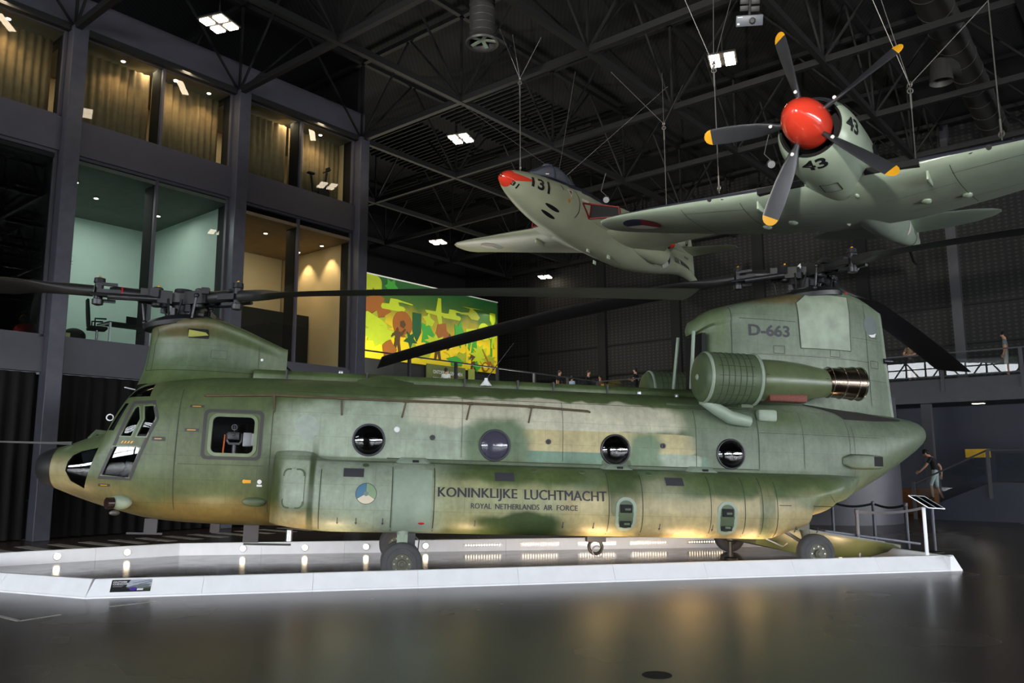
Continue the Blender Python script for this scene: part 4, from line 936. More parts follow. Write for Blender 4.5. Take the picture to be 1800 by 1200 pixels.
for sg in (1, -1):
    w1 = wheel(0, 1.78 * sg, .318, .20, sg); w2 = wheel(0, 1.36 * sg, .318, .20, -sg)
    MB().tube([X(0, 1.3 * sg, .318), X(0, 1.8 * sg, .318)], .05, 10).build('axle', M['rotor_metal'], HELI)
    gl_ = MB().tube([X(0, 1.57 * sg, .30), X(0, 1.57 * sg, .62), X(.0, 1.57 * sg, .85)], [.065, .075, .10], 14).box(X(0, 1.57 * sg, .66), (.16, .15, .16)).build('landing_gear_leg', M['ggreen'], HELI, bevel=0)
    MB().tube([X(.16, 1.58 * sg, .74), X(.26, 1.62 * sg, .66), X(.25, 1.62 * sg, .52), X(.12, 1.60 * sg, .48)], .012, 6).box(X(.14, 1.55 * sg, .66), (.12, .12, .2)).build('brake_line', M['rotor'], gl_)
    wheel(6.86, 1.70 * sg, .318, .22, sg)
    MB().tube([X(6.86, 1.45 * sg, .55), X(6.86, 1.72 * sg, .55)], .05, 10).build('axle', M['rotor_metal'], HELI)
    zc = .318 + 6.86 * math.tan(HT)
    g2 = MB().tube([X(6.86, 1.50 * sg, zc), X(6.80, 1.48 * sg, .90), X(6.72, 1.42 * sg, 1.12)], [.06, .08, .08], 12).box(X(6.74, 1.45 * sg, .98), (.22, .2, .12)).build('landing_gear_leg', M['hub_green'], HELI)
    MB().tube([X(6.35, 1.40 * sg, .95), X(6.75, 1.45 * sg, .72)], .03, 8).build('drag_link', M['alu'], g2)
# jack stand under the belly
MB().lathe([(0, .14), (.04, .13), (.06, .05), (.34, .05), (.37, .13), (.42, .13)], X(6.25, -.3, .22), n=20).build('belly_jack', M['rotor'], HELI)
# belly fittings
MB().box(X(-4.03, .3, .70), (.2, .04, .24)).box(X(-4.12, .3, .58), (.55, .03, .03)).build('blade_antenna', M['letter'], HELI, smooth=0)
MB().box(X(-3.15, -.4, .66), (.16, .04, .2)).build('blade_antenna', M['letter'], HELI, smooth=0)
MB().box(X(-2.42, .5, .62), (.24, .05, .28)).build('skid_antenna', M['letter'], HELI, smooth=0)
MB().box(X(-2.15, .5, .455), (.75, .05, .03)).build('antenna_bar', M['rotor'], HELI, smooth=0)
MB().lathe([(0, .05), (.17, .05)], X(-1.75, 1.15, .57), n=14).build('belly_tube', M['alu'], HELI)
MB().ball(X(-4.55, .5, .91), .07, sc=(1.2, 1, .6)).build('belly_light', M['alu'], HELI)
hk = MB().torus(X(3.45, .3, .48), X(0, 1, .2), .12, .03, 20, 8).box(X(3.45, .3, .64), (.34, .16, .14)).build('cargo_hook', M['rotor'], HELI)
MB().torus(X(3.48, .34, .40), X(.2, 1, .3), .10, .012, 20, 6).build('hook_shackle', M['alu'], hk)
# nose: pitot boom, camera turret, teardrop blister, sight on the deck
MB().tube([X(-5.35, .35, 1.99), X(-5.7, .36, 1.985), X(-6.62, .38, 1.98)], [.03, .018, .012], 8).build('pitot_boom', M['alu'], HELI)
cm = MB().ball(X(-4.36, .95, 1.10), .14, sc=(1.3, .9, .8)).build('camera_housing', M['ggreen'], HELI)
MB().lathe([(0, .09), (.10, .085), (.105, .065)], X(-4.44, 1.02, 1.09), X(-.75, .65, 0), 20).build('camera_lens', mat('dark_lens', (48, 34, 32), .2, .2, .1), cm)
MB().ball(X(-2.32, hull_l(-2.32, 1.16), 1.165), .19, 20, 10, sc=(1.0, .34, .42)).build('blister', M['khaki'], HELI, smooth=70)
MB().tube([X(-5.15, .15, 2.07), X(-5.05, .15, 2.19), X(-4.9, .15, 2.17)], .05, 8).build('wire_cutter', M['khaki'], HELI)
MB().torus(X(-4.74, .6, 2.42), X(.3, 1, 0), .05, .012, 16, 6).build('mirror', M['alu'], HELI)
MB().tube([X(-4.45, .4, 2.9), X(-4.62, .42, 2.93)], .012, 6).build('windscreen_probe', M['alu'], HELI)
# interior: cockpit floor, panel, two seats with sticks; crew window gun mount
it = MB().box(X(-4.2, 0, 1.2), (1.1, 1.1, .05)).build('cockpit_floor', M['cabin'], HELI, smooth=0)
MB().box(X(-4.95, 0, 1.75), (.25, 1.3, .45), Euler((0, R(-20), 0)).to_matrix()).build('instrument_panel', M['cabin'], HELI, bevel=.04)
for sg in (1, -1):
    MB().box(X(-4.15, .55 * sg, 1.50), (.45, .46, .1)).box(X(-3.93, .55 * sg, 1.9), (.1, .46, .85), Euler((0, R(-8), 0)).to_matrix()).box(X(-3.9, .55 * sg, 2.42), (.09, .26, .2)).build('pilot_seat', M['drape'], HELI, bevel=.04)
    MB().tube([X(-4.55, .55 * sg, 1.18), X(-4.5, .55 * sg, 1.5), X(-4.42, .55 * sg, 1.68)], .018, 8).ball(X(-4.41, .55 * sg, 1.71), .035).build('cyclic_stick', M['rotor_metal'], HELI)
    MB().tube([X(-4.9, .62 * sg, 1.3), X(-4.8, .66 * sg, 1.55), X(-5.0, .64 * sg, 1.72), X(-5.1, .6 * sg, 1.6)], .02, 8).box(X(-4.85, .45 * sg, 1.40), (.06, .1, .2)).build('pedal_linkage', M['letter'], HELI)
MB().box(X(-2.7, 0, 1.05), (2.0, 1.7, .05)).build('cabin_floor', M['cabin'], HELI, smooth=0)
M['gun'] = mat('gun_mount_grey', (104, 104, 108), .4, .2, .15, 10)
gm = MB().tube([X(-2.72, .98, 1.05), X(-2.72, .98, 2.06)], .03, 10).build('gun_mount_post', M['gun'], HELI)
MB().tube([X(-2.83, 1.0, 2.22), X(-2.83, 1.0, 2.10), X(-2.80, 1.0, 2.06), X(-2.64, 1.0, 2.06), X(-2.61, 1.0, 2.10), X(-2.61, 1.0, 2.22)], .02, 8).build('mount_yoke', M['gun'], gm)
MB().box(X(-2.72, .98, 2.18), (.18, .3, .12)).lathe([(0, .025), (.3, .025)], X(-2.72, .85, 2.2), X(0, 1, 0), 10).build('receiver', M['rotor'], gm, bevel=.01)
MB().torus(X(-2.73, 1.02, 2.32), X(0, 1, 0), .042, .006, 20, 6).bar(X(-2.775, 1.02, 2.32), X(-2.685, 1.02, 2.32), .005).bar(X(-2.73, 1.02, 2.24), X(-2.73, 1.02, 2.365), .006).build('ring_sight', M['gun'], gm)
MB().box(X(-2.51, 1.0, 2.13), (.13, .2, .22)).box(X(-2.36, 1.0, 2.13), (.17, .22, .20)).build('ammunition_box', mat('grey_box', (140, 142, 144), .5, .1, .1), gm, bevel=.012)
MB().bar(X(-2.88, 1.0, 1.9), X(-2.87, 1.0, 2.2), .022).build('safety_strap', mat('orange_strap', (225, 105, 40), .6), gm, smooth=0)

# ---- rotors
def rotor(hub, az0, droop, lab, dome, tilt=0, ring=None):
    """hub in heli axes; az0: azimuths (deg, heli x-y plane) of the three blades; droop at the tips"""
    hd = MB().lathe([(-.42, .18), (-.1, .17), (-.06, .26), (.10, .26), (.14, .16), (.2, .15), (.21, .02)], hub, n=28).build('rotor_head', M['rotor'], HELI, smooth=40)
    hub = Vector(hub)
    for k, az in enumerate(az0):
        d = Vector((math.cos(R(az)), math.sin(R(az)), 0)); sd = Vector((-d.y, d.x, 0)); dz = Vector((0, 0, 1))
        slope = lambda r: -droop[k] * (max(0, r - .4) / 8.74) ** 1.4
        P = lambda r, q=0, h=0: hub + d * r + sd * q + dz * (h + slope(r))
        ar = MB().bar(P(.15, 0, .02), P(.62, 0, .02), .26, .16, mi=0).bar(P(.2, .13, .02), P(.7, .10, .02), .06, .22).bar(P(.2, -.13, .02), P(.7, -.10, .02), .06, .22)
        ar.lathe([(-.17, .07), (-.15, .09), (.15, .09), (.17, .07)], P(.42, 0, .02), n=16); ar.lathe([(.0, .105), (.42, .10), (.5, .075)], P(.66, 0, .02), d, 20)
        ar.build('hub_arm', M['rotor'], hd, smooth=40)
        MB().lathe([(-.24, .03), (-.22, .085), (-.14, .09), (-.13, .07), (.13, .07), (.14, .09), (.22, .085), (.24, .03)], P(1.32, 0, .02), n=18).bar(P(1.05, .07, .14), P(1.36, .05, .14), .05, .05).bar(P(1.05, -.07, -.12), P(1.36, -.05, -.12), .05, .05).bar(P(1.0, .12, 0), P(1.36, .1, 0), .04, .1).bar(P(1.0, -.12, 0), P(1.36, -.1, 0), .04, .1).build('lag_hinge', M['rotor_metal'], hd, smooth=40)
        MB().tube([P(.45, .22, -.05), P(1.2, .2, -.08)], [.055, .055], 10).tube([P(.8, .22, -.06), P(1.45, .2, -.06)], .03, 8).box(P(.48, .2, .05), (.14, .14, .14)).box(P(.75, -.17, .1), (.12, .12, .1)).build('lag_damper', M['rotor_metal'], hd, smooth=40)
        MB().tube([P(.55, -.24, -.40), P(.62, -.24, .0)], .022, 8).ball(P(.62, -.24, .02), .045).ball(P(.55, -.24, -.4), .045).build('pitch_link', M['rotor_metal'], hd)
        MB().lathe([(-.012, .112), (.012, .112)], P(.98 if k == ring else .70, 0, .02), d, 24).build('hinge_collar', M['red'] if k == ring else M['rotor_metal'], hd)
        for r_, q_, h_ in ((.42, .05, .2), (.60, -.10, .13), (1.32, .0, .26)): MB().ball(P(r_, q_, h_), .026, 8, 6).build('grease_cap', M['yellow'], hd)
        # blade: round root, then aerofoil
        rings = []; n = 20
        for i, r in enumerate([1.40, 1.5, 1.75, 2.0, 2.25, 2.5, 2.8, 3.2, 4, 5, 6, 7, 8, 8.7, 8.95, 9.0, 9.04]):
            m = min(1, max(0, (r - 1.75) / .9)); m = m * m * (3 - 2 * m); ch = .20 + (.80 - .20) * m; th = .19 + (.09 - .19) * m
            if r > 9.02: ch *= .98; th *= .6
            tw = R(12 - 10 * r / 9.14); ring_ = []
            for j in range(n):
                t = 2 * math.pi * j / n; cx = math.cos(t); q = cx * ch / 2; yt = math.sin(t) * th / 2
                if m > .5: yt *= (.62 + .38 * cx) * 1.15
                rs = r + (-.55 * q if r > 8.9 else 0)
                q += -.22 * ch * m * 0 - (.12 * m)
                ring_.append(P(rs, q * math.cos(tw) - yt * math.sin(tw), q * math.sin(tw) + yt * math.cos(tw) + .02))
            rings.append(ring_)
        bl = MB().loft(rings[:-2]).build('rotor_blade', M['blade'], hd, smooth=50); MB().loft(rings[-3:]).build('blade_tip_cap', M['column'], bl, smooth=50) if 0 else MB().loft(rings[-3:]).build('tip_cap', M['blade'], hd, smooth=50)
    # swash plate and cover
    MB().lathe([(-.46, .30), (-.40, .34), (-.34, .34), (-.30, .22)], hub, n=28).build('swash_plate', M['rotor_metal'], hd, smooth=40)
    sw = MB()
    for k in range(9):
        t = 2 * math.pi * k / 9 + .3; sw.box(hub + Vector((.30 * math.cos(t), .30 * math.sin(t), -.24 + .08 * (k % 3))), (.10, .08, .12), Euler((0, 0, t)).to_matrix()); sw.tube([hub + Vector((.22 * math.cos(t), .22 * math.sin(t), -.38)), hub + Vector((.34 * math.cos(t + .4), .34 * math.sin(t + .4), -.02))], .018, 6)
    sw.build('hub_fittings', M['rotor_metal'], hd, smooth=40)
    return hd
YD = math.degrees(HYAW)
rf_ = rotor(X(-3.93, 0, 4.50), (-28.5 - YD, 91.5 - YD, 211.5 - YD), (.62, .9, .55), '', None, ring=2)
ra_ = rotor(X(7.80, 0, 5.80), (46.5 - YD, 167.0 - YD, 287 - YD), (.98, 1.80, 1.25), '', None, ring=None)
# dark domed covers under the heads
MB().lathe([(-.34, .58), (-.27, .60), (-.2, .50), (-.14, .3), (-.12, .05)], X(-3.98, 0, 4.36), Vector((-.14, 0, 1)), 36, sc=(1, .95)).build('head_cover', M['rotor'], HELI, smooth=50)
MB().lathe([(-.30, .60), (-.22, .62), (-.14, .52), (-.08, .3), (-.06, .05)], X(7.83, 0, 5.58), Vector((-.12, 0, 1)), 36, sc=(1, .95)).build('head_cover', M['rotor'], HELI, smooth=50)
write('4', 7.44, 5.83, .10, .08, M['offwhite'], lambda a, z: X(a, .30, z), 'hub_number')
# ================================================================ hanging aircraft
M['sky'] = mat('sky_green_paint', (168, 174, 148), .32, 0, .07, 2)
M['sky2'] = mat('duck_egg_paint', (164, 178, 158), .28, 0, .07, 2)
M['seagrey'] = mat('dark_sea_grey_paint', (62, 64, 76), .35, 0, .08, 2)
M['ink'] = mat('black_marking', (22, 22, 24), .45, 0, 0)
M['jet_red'] = mat('gloss_red_paint', (226, 66, 46), .18, 0, .05, 3, coat=.6)
M['r_blue'] = mat('roundel_deep_blue', (44, 46, 76), .4, 0, .05); M['r_red'] = mat('roundel_dark_red', (120, 36, 40), .4, 0, .05); M['r_white'] = mat('roundel_ivory', (220, 216, 205), .4, 0, .03)
M['canopy'] = glass('canopy_glass', (.55, .58, .62), .8, haze=.75, hazecol=(112, 116, 128))  # grey haze colour stands in for the reflection on the canopies
def plane_root(name, label, pos, y, p, r):
    return thing(name, label, 'aeroplane', pos, (R(r), R(-p), R(y)))
def body_fn(tabs):
    zc, w_, ht, hb, n_ = tabs
    def f(x): return smooth(zc, x), smooth(w_, x), smooth(ht, x), smooth(hb, x), (smooth(n_, x) if n_ else 2.0)
    def ring(x, N=40, off=0):
        c, w0, t, b, n = f(x); out = []
        for k in range(N):
            a = 2 * math.pi * k / N; ca, sa = math.cos(a), math.sin(a)
            out.append(Vector((x, (w0 + off) * math.copysign(abs(ca) ** (2 / n), ca), c + ((t if sa > 0 else b) + off) * math.copysign(abs(sa) ** (2 / n), sa))))
        return out
    def pt(x, a, off=.006):
        c, w0, t, b, n = f(x); ca, sa = math.cos(a), math.sin(a)
        return Vector((x, (w0 + off) * math.copysign(abs(ca) ** (2 / n), ca), c + ((t if sa > 0 else b) + off) * math.copysign(abs(sa) ** (2 / n), sa)))
    return f, ring, pt
def two_tone(o, split):
    """second slot where split(centre, normal) holds"""
    me = o.data; me.polygons.foreach_set('material_index', [1 if split(p.center, p.normal) else 0 for p in me.polygons]); me.update()
def wing(name, m, parent, secs, n=26, two=True, smooth_=50):
    """secs: (y, x_le, x_te, z, thickness ratio)"""
    rings = []
    for y, xl, xt, z, th in secs:
        c = xl - xt; ring = []
        for k in range(n):
            a = 2 * math.pi * k / n; u = (1 - math.cos(a)) / 2
            yt = 5 * th * (.2969 * math.sqrt(u) - .126 * u - .3516 * u * u + .2843 * u ** 3 - .1015 * u ** 4) * c
            ring.append(Vector((xl - c * u, y, z + (yt if a < math.pi else -yt))))
        rings.append(ring)
    o = MB().loft(rings).build(name, m, parent, smooth=smooth_)
    if two: two_tone(o, lambda c, nn: nn.z > .12)
    return o
# ---------------------------------------------------------------- straight-wing naval jet
HAWK = plane_root('jet_fighter', 'pale green naval jet with a red nose tip, hanging nose-down-left behind the propeller fighter', (-.278, 20.717, 9.418), -126.7, 4.7, -4.4)
J = body_fn(([(-12.6, .22), (-11, .42), (-9, .22), (-7, .05), (-4, .0), (-2, -.02), (-.6, -.02), (.0, .0)],
    [(-12.6, .03), (-12.2, .10), (-11.2, .22), (-9.5, .42), (-8, .60), (-6.8, .74), (-5, .78), (-3.6, .76), (-2.4, .70), (-1.4, .58), (-.7, .42), (-.25, .25), (-.08, .15), (.0, .02)],
    [(-12.6, .03), (-12.2, .08), (-11.2, .22), (-9.5, .42), (-7, .62), (-5.2, .80), (-4.4, .86), (-3.4, .86), (-2.6, .72), (-1.6, .58), (-1.0, .46), (-.5, .33), (-.2, .2), (.0, .02)],
    [(-12.6, .03), (-12.2, .10), (-11.2, .20), (-9.5, .42), (-8, .62), (-6.5, .74), (-4.5, .78), (-3, .74), (-2, .65), (-1.2, .50), (-.6, .34), (-.25, .21), (-.08, .13), (.0, .02)], [(-13, 2.0), (-4, 2.25), (0, 2)]))
jf, jr, jp = J
XS = [0, -.01, -.04, -.09, -.17, -.28, -.42, -.6, -.8, -1.0, -1.25, -1.5, -1.8, -2.1, -2.4, -2.7, -3, -3.4, -3.8, -4.2, -4.6, -5, -5.5, -6, -6.6, -7.2, -7.8, -8.4, -9, -9.6, -10.2, -10.8, -11.4, -12, -12.3, -12.6]
jb = MB().loft([jr(x, 64) for x in reversed(XS)]).build('fuselage', [M['sky'], M['seagrey'], M['jet_red']], HAWK, smooth=60)
def jsplit(c, nn):
    if c.x > -.27 or False: return 2
    zl = smooth([(-12.6, 1.2), (-10, 1.2), (-9.2, .6), (-8, .46), (-6, .42), (-4.6, .52), (-3.4, .50), (-2.4, .46), (-1.0, .40), (0, .4)], c.x)
    return 1 if c.z > zl and c.x < -1.05 else 0
jb.data.polygons.foreach_set('material_index', [jsplit(p.center, p.normal) for p in jb.data.polygons])
for sg_, a0_ in ((1, .12), (-1, math.pi - .12)): decal('nose_stripe', M['jet_red'], flat2d([[(-.10, -.16), (-.30, -.13), (-.98, .05), (-.30, .12), (-.10, .14)]], .04), lambda u, v: jp(u, a0_ + sg_ * v / max(.12, jf(u)[1]), .004), HAWK)
MB().lathe([(.0, .05), (.015, .045), (-.1, .03)], (-.005, 0, .0), (1, 0, 0), 16).build('nose_port', M['ink'], HAWK)
# windscreen and bubble canopy
cpro = [(-1.12, .0, .0), (-1.25, .17, .08), (-1.6, .30, .26), (-1.95, .34, .43), (-2.35, .34, .47), (-2.8, .30, .36), (-3.2, .22, .18), (-3.5, .10, .03)]
def can_ring(x, w0, h, base): return [Vector((x, w0 * math.cos(math.pi * k / 16), base + h * math.sin(math.pi * k / 16))) for k in range(17)]
def jtop(x): c, w0, t, b, n = jf(x); return c + t - .05 - (.02 if x < -2.4 else 0)
MB().loft([can_ring(x, max(.03, w0), h + .05, jtop(x)) for x, w0, h in cpro], closed=False, cap=False).build('canopy', M['canopy'], HAWK, smooth=70)
cf = MB()
for x, w0, h in (cpro[3],): cf.tube([p + Vector((0, 0, .01)) for p in can_ring(x, w0, h + .05, jtop(x))], .022, 6)
for sg in (1, -1):
    cf.tube([Vector((x, sg * max(.03, w0), jtop(x) + .012)) for x, w0, h in cpro], .02, 6); cf.tube([Vector((-1.2, sg * .10, jtop(-1.2) + .1)), Vector((-1.95, sg * .20, jtop(-1.95) + .44))], .018, 6)
cf.build('canopy_frame', M['seagrey'], HAWK)
MB().box((-2.45, 0, .62), (.16, .34, .5)).ball((-2.42, 0, .92), .12).build('ejection_seat', M['black'], HAWK, bevel=.03)
# wings with root intakes
for sg, nm in ((1, 'wing'), (-1, 'wing')):
    wing('wing', [M['sky'], M['seagrey']], HAWK, [(sg * .45, -4.0, -7.7, -.02, .20), (sg * .95, -4.0, -7.6, -.01, .19), (sg * 1.3, -4.02, -7.2, 0, .15), (sg * 1.62, -4.05, -6.85, .0, .11), (sg * 3.3, -4.25, -6.42, .03, .10), (sg * 5.0, -4.52, -5.98, .07, .09), (sg * 5.6, -4.66, -5.86, .08, .085), (sg * 5.85, -4.85, -5.7, .085, .07), (sg * 5.93, -5.05, -5.5, .085, .05)])
    def iq(y, h, dx): return Vector((-3.30 - (y - .72) * .42 - dx, sg * y, h))
    IP = [(.70, .24), (1.52, .15), (1.56, -.13), (.72, -.22)]
    o = MB().loft([[iq(y, h, 0) for y, h in IP], [iq(y, h, .5) for y, h in ((.6, .30), (1.56, .19), (1.58, -.17), (.6, -.28))], [iq(y, h, 1.2) for y, h in ((.5, .32), (1.5, .18), (1.5, -.18), (.5, -.3))]], cap=False).build('air_intake', [M['sky'], M['seagrey']], HAWK, smooth=30)
    two_tone(o, lambda c, nn: nn.z > .3)
    MB().loft([[iq(y, h, d) for y, h in IP] for d in (.04, .3)]).build('intake_duct', M['black'], o, smooth=0)
    red = MB()
    for k in range(4): red.bar(iq(*IP[k], 0), iq(*IP[(k + 1) % 4], 0), .035)
    red.build('intake_lip', M['r_red'], o, smooth=0)
    r2 = MB(); w3 = [(-2.92, .12), (-3.34, .23), (-3.31, -.23)]
    for k in range(3):
        (x0, z0), (x1, z1) = w3[k], w3[(k + 1) % 3]
        r2.bar(Vector((x0, sg * (jf(x0)[1] * .985 + .006), z0)), Vector((x1, sg * (jf(x1)[1] * .985 + .006), z1)), .03, .05)
    r2.build('intake_warning_triangle', M['r_red'], HAWK, smooth=0)
    MB().loft([[Vector((x, sg * (y0 + r * math.cos(t)), .0 + r * math.sin(t))) for t in (2 * math.pi * k / 20 for k in range(20))] for x, y0, r in ((-5.2, .50, .25), (-6.4, .62, .37), (-7.3, .70, .39), (-7.9, .74, .33))]).build('jet_pipe_fairing', M['sky'], HAWK, smooth=60)
    MB().lathe([(0, .25), (-.02, .24), (.3, .2)], (-7.9, sg * .74, 0), (1, 0, 0), 20).build('jet_pipe', M['black'], HAWK)
    wing('tailplane', [M['sky'], M['seagrey']], HAWK, [(sg * .02, -10.75, -11.88, 1.2, .09), (sg * 1.0, -10.80, -11.62, 1.2, .085), (sg * 1.75, -10.88, -11.42, 1.2, .08), (sg * 1.98, -11.05, -11.36, 1.2, .06)])
    for nm_, poly_, m_, of_ in (('wing_roundel', circ(-5.15, 4.35, .40, 28), 'r_blue', .004), ('roundel_red', [(-5.15, 4.35)] + circ(-5.15, 4.35, .39, 10, -60, 60), 'r_red', .009), ('roundel_white', [(-5.15, 4.35)] + circ(-5.15, 4.35, .39, 10, 60, 180), 'r_white', .009)):
        def uw(u, v, off=of_):
            xl = interp([(3.3, -4.25), (5.0, -4.52)], v); xt = interp([(3.3, -6.42), (5.0, -5.98)], v); c = xl - xt; q = min(.98, max(.02, (xl - u) / c)); th = interp([(3.3, .10), (5.0, .09)], v)
            yt = 5 * th * (.2969 * math.sqrt(q) - .126 * q - .3516 * q * q + .2843 * q ** 3 - .1015 * q ** 4) * c; return Vector((u, sg * v, interp([(3.3, .03), (5.0, .07)], v) - yt - off))
        decal(nm_, M[m_], flat2d([poly_], .08), uw, HAWK)
# fin (vertical wing)
def fin_v(name, mats, parent, secs, n=22):
    rings = []
    for z, xl, xt, th in secs:
        c = xl - xt; ring = []
        for k in range(n):
            a = 2 * math.pi * k / n; u = (1 - math.cos(a)) / 2; yt = 5 * th * (.2969 * math.sqrt(u) - .126 * u - .3516 * u * u + .2843 * u ** 3 - .1015 * u ** 4) * c
            ring.append(Vector((xl - c * u, yt if a < math.pi else -yt, z)))
        rings.append(ring)
    return MB().loft(rings).build(name, mats, parent, smooth=50)
fin_v('tail_fin', M['sky'], HAWK, [(.30, -8.9, -12.12, .11), (.6, -9.6, -12.05, .10), (1.0, -10.2, -11.9, .09), (1.5, -10.65, -11.72, .09), (1.80, -10.92, -11.55, .08), (1.93, -11.1, -11.42, .05)])
ac = MB().lathe([(0, .01), (-.03, .06), (-.10, .105), (-.25, .13), (-.6, .135), (-1.0, .11), (-1.5, .04)], (-9.80, 0, 1.10), (1, 0, .0), 20).build('fin_bullet', [M['sky'], M['jet_red']], HAWK, smooth=60)
two_tone(ac, lambda c, nn: c.x > -10.12)
def bw(txt, x, a, h, wd, m, pt, parent, R0, name='lettering', bold=.02, flip=1, off=.008):
    vs, fs = text2d(txt, h, wd, .05, bold); return decal(name, m, (vs, fs), lambda u, v: pt(x - u * flip, a + v / R0, off), parent)
bw('131', -.80, -.16, .36, .66, M['ink'], jp, HAWK, .56, bold=.03)
bw('31', -.24, -.95, .13, .22, M['ink'], jp, HAWK, .25, bold=.03)
for x, a in ((-1.75, -.62), (-1.80, -1.0)): decal('gun_trough', M['ink'], flat2d([[(x + .30 * math.cos(t), .055 * math.sin(t)) for t in (2 * math.pi * k / 18 for k in range(18))]], .08), lambda u, v, a=a: jp(u, a + v / .6, .006), HAWK)
decal('canopy_release_line', M['ink'], flat2d(strip([(-2.0, .42), (-2.05, .25)], .03) + strip([(-2.62, .40), (-2.72, .25), (-2.78, .05), (-2.78, -.15), (-2.70, -.35)], .02), .05), lambda u, v: jp(u, v / .7), HAWK)
tri = decal('rescue_triangle', M['r_white'], flat2d([[(-2.22, .36), (-2.48, .36), (-2.38, .10)]], .05), lambda u, v: jp(u, v / .7, .008), HAWK)
decal('rescue_triangle_core', M['r_red'], flat2d([[(-2.29, .32), (-2.43, .32), (-2.375, .18)]], .05), lambda u, v: jp(u, v / .7, .012), tri)
decal('orange_badge', mat('orange_badge', (205, 130, 40), .5, 0, 0), flat2d([circ(-2.28, .0, .05, 14)], .05), lambda u, v: jp(u, v / .7, .008), HAWK)
decal('warning_plate', M['r_white'], flat2d([[(-2.95 + .5, .02), (-2.95 + .05, .02), (-2.9, .09), (-2.5, .09)]] if 0 else [[(-2.28 - .6, .16), (-2.28 - .95, .16), (-2.28 - .95, .22), (-2.28 - .6, .22)]], .05), lambda u, v: jp(u, v / .7, .008), HAWK)
rd = decal('fuselage_roundel', M['r_blue'], flat2d([circ(-8.75, -.02, .34, 30)], .06), lambda u, v: jp(u, v / .5, .008), HAWK)
for nm, a0, a1, m in (('roundel_red', -30, 90, 'r_red'), ('roundel_white', 210, 330, 'r_white')): decal(nm, M[m], flat2d([[(-8.75, -.02)] + circ(-8.75, -.02, .335, 10, a0, a1)], .06), lambda u, v: jp(u, v / .5, .013), rd)
bw('KON.', -9.55, -.02, .17, .48, M['ink'], jp, HAWK, .34, bold=.02); bw('MARINE', -10.18, -.02, .17, .95, M['ink'], jp, HAWK, .3, bold=.02)
def fin_side(off): return lambda u, v: Vector((-u, .075 + off, v))
vs, fs = text2d('D', .42, .20, .1, .02); decal('fin_letter', M['ink'], (vs, fs), lambda u, v: Vector((-11.02 - u, .062, 1.36 + v)), HAWK)
vs, fs = text2d('FGA-50', .06, .34, .1, .01); decal('lettering', M['ink'], (vs, fs), lambda u, v: Vector((-10.9 - u, .105, .86 + v)), HAWK)
for y, x in ((.35, -5.2), (.10, -4.4), (-.4, -5.6)): MB().box((x, y, -.80), (.16, .03, .12)).build('bomb_rack', M['sky2'], HAWK, bevel=.008)
for y in (2.2, -2.2): MB().box((-5.0, y, -.16), (.5, .05, .12)).build('pylon', M['sky'], HAWK, bevel=.02)
# ---------------------------------------------------------------- five-blade propeller fighter
FURY = plane_root('propeller_fighter', 'pale green piston fighter numbered 43 with a red spinner and five propeller blades', (4.93, 13.438, 7.907), -126, 1.3, -.9)
K = body_fn(([(-11.6, .45), (-9, .12), (-6, -.04), (-4, -.06), (-1, 0)],
    [(-11.6, .03), (-11.3, .07), (-10, .20), (-8.5, .33), (-7, .46), (-5, .60), (-3.4, .68), (-2.4, .73), (-1.75, .725), (-1.4, .70), (-1.15, .655), (-1.0, .60), (-.95, .565)],
    [(-11.6, .10), (-11.3, .16), (-10, .26), (-8, .42), (-6.5, .55), (-5, .74), (-4.2, .80), (-3.2, .76), (-2.4, .73), (-1.75, .725), (-1.4, .70), (-1.15, .655), (-1.0, .60), (-.95, .565)],
    [(-11.6, .10), (-11.3, .16), (-10, .26), (-8.5, .40), (-7, .52), (-5, .62), (-3.4, .70), (-2.4, .73), (-1.75, .725), (-1.4, .70), (-1.15, .655), (-1.0, .60), (-.95, .565)], None))
kf, kr, kp = K
XK = [-.95, -.97, -1.0, -1.05, -1.1, -1.15, -1.22, -1.3, -1.4, -1.5, -1.6, -1.8, -2, -2.4, -2.8, -3.2, -3.6, -4, -4.4, -5, -5.6, -6.2, -7, -7.8, -8.6, -9.4, -10.2, -10.8, -11.3, -11.6]
kb = MB().loft([kr(x, 48) for x in reversed(XK)], cap=False).build('fuselage', [M['sky2'], M['seagrey']], FURY, smooth=60)
two_tone(kb, lambda c, nn: c.z > smooth([(-11.6, .6), (-6, .45), (-3, .50), (-1.2, .44), (-1, .40)], c.x))
MB().lathe([(-.95, .565), (-.935, .55), (-.95, .525), (-1.3, .50), (-1.32, .02)], (0, 0, 0), (1, 0, 0), 48, cap=False).build('cowling_lip', M['black'], FURY, smooth=50)
PR = thing('propeller', '', '', (0, 0, 0)); bpy.data.objects.remove(PR)
sp = MB().lathe([(0.03, .005), (.02, .06), (-.03, .14), (-.12, .23), (-.26, .315), (-.42, .375), (-.62, .405), (-.90, .41), (-.98, .40), (-.985, .2)], (0, 0, 0), (1, 0, 0), 56).build('spinner', M['jet_red'], FURY, smooth=50)
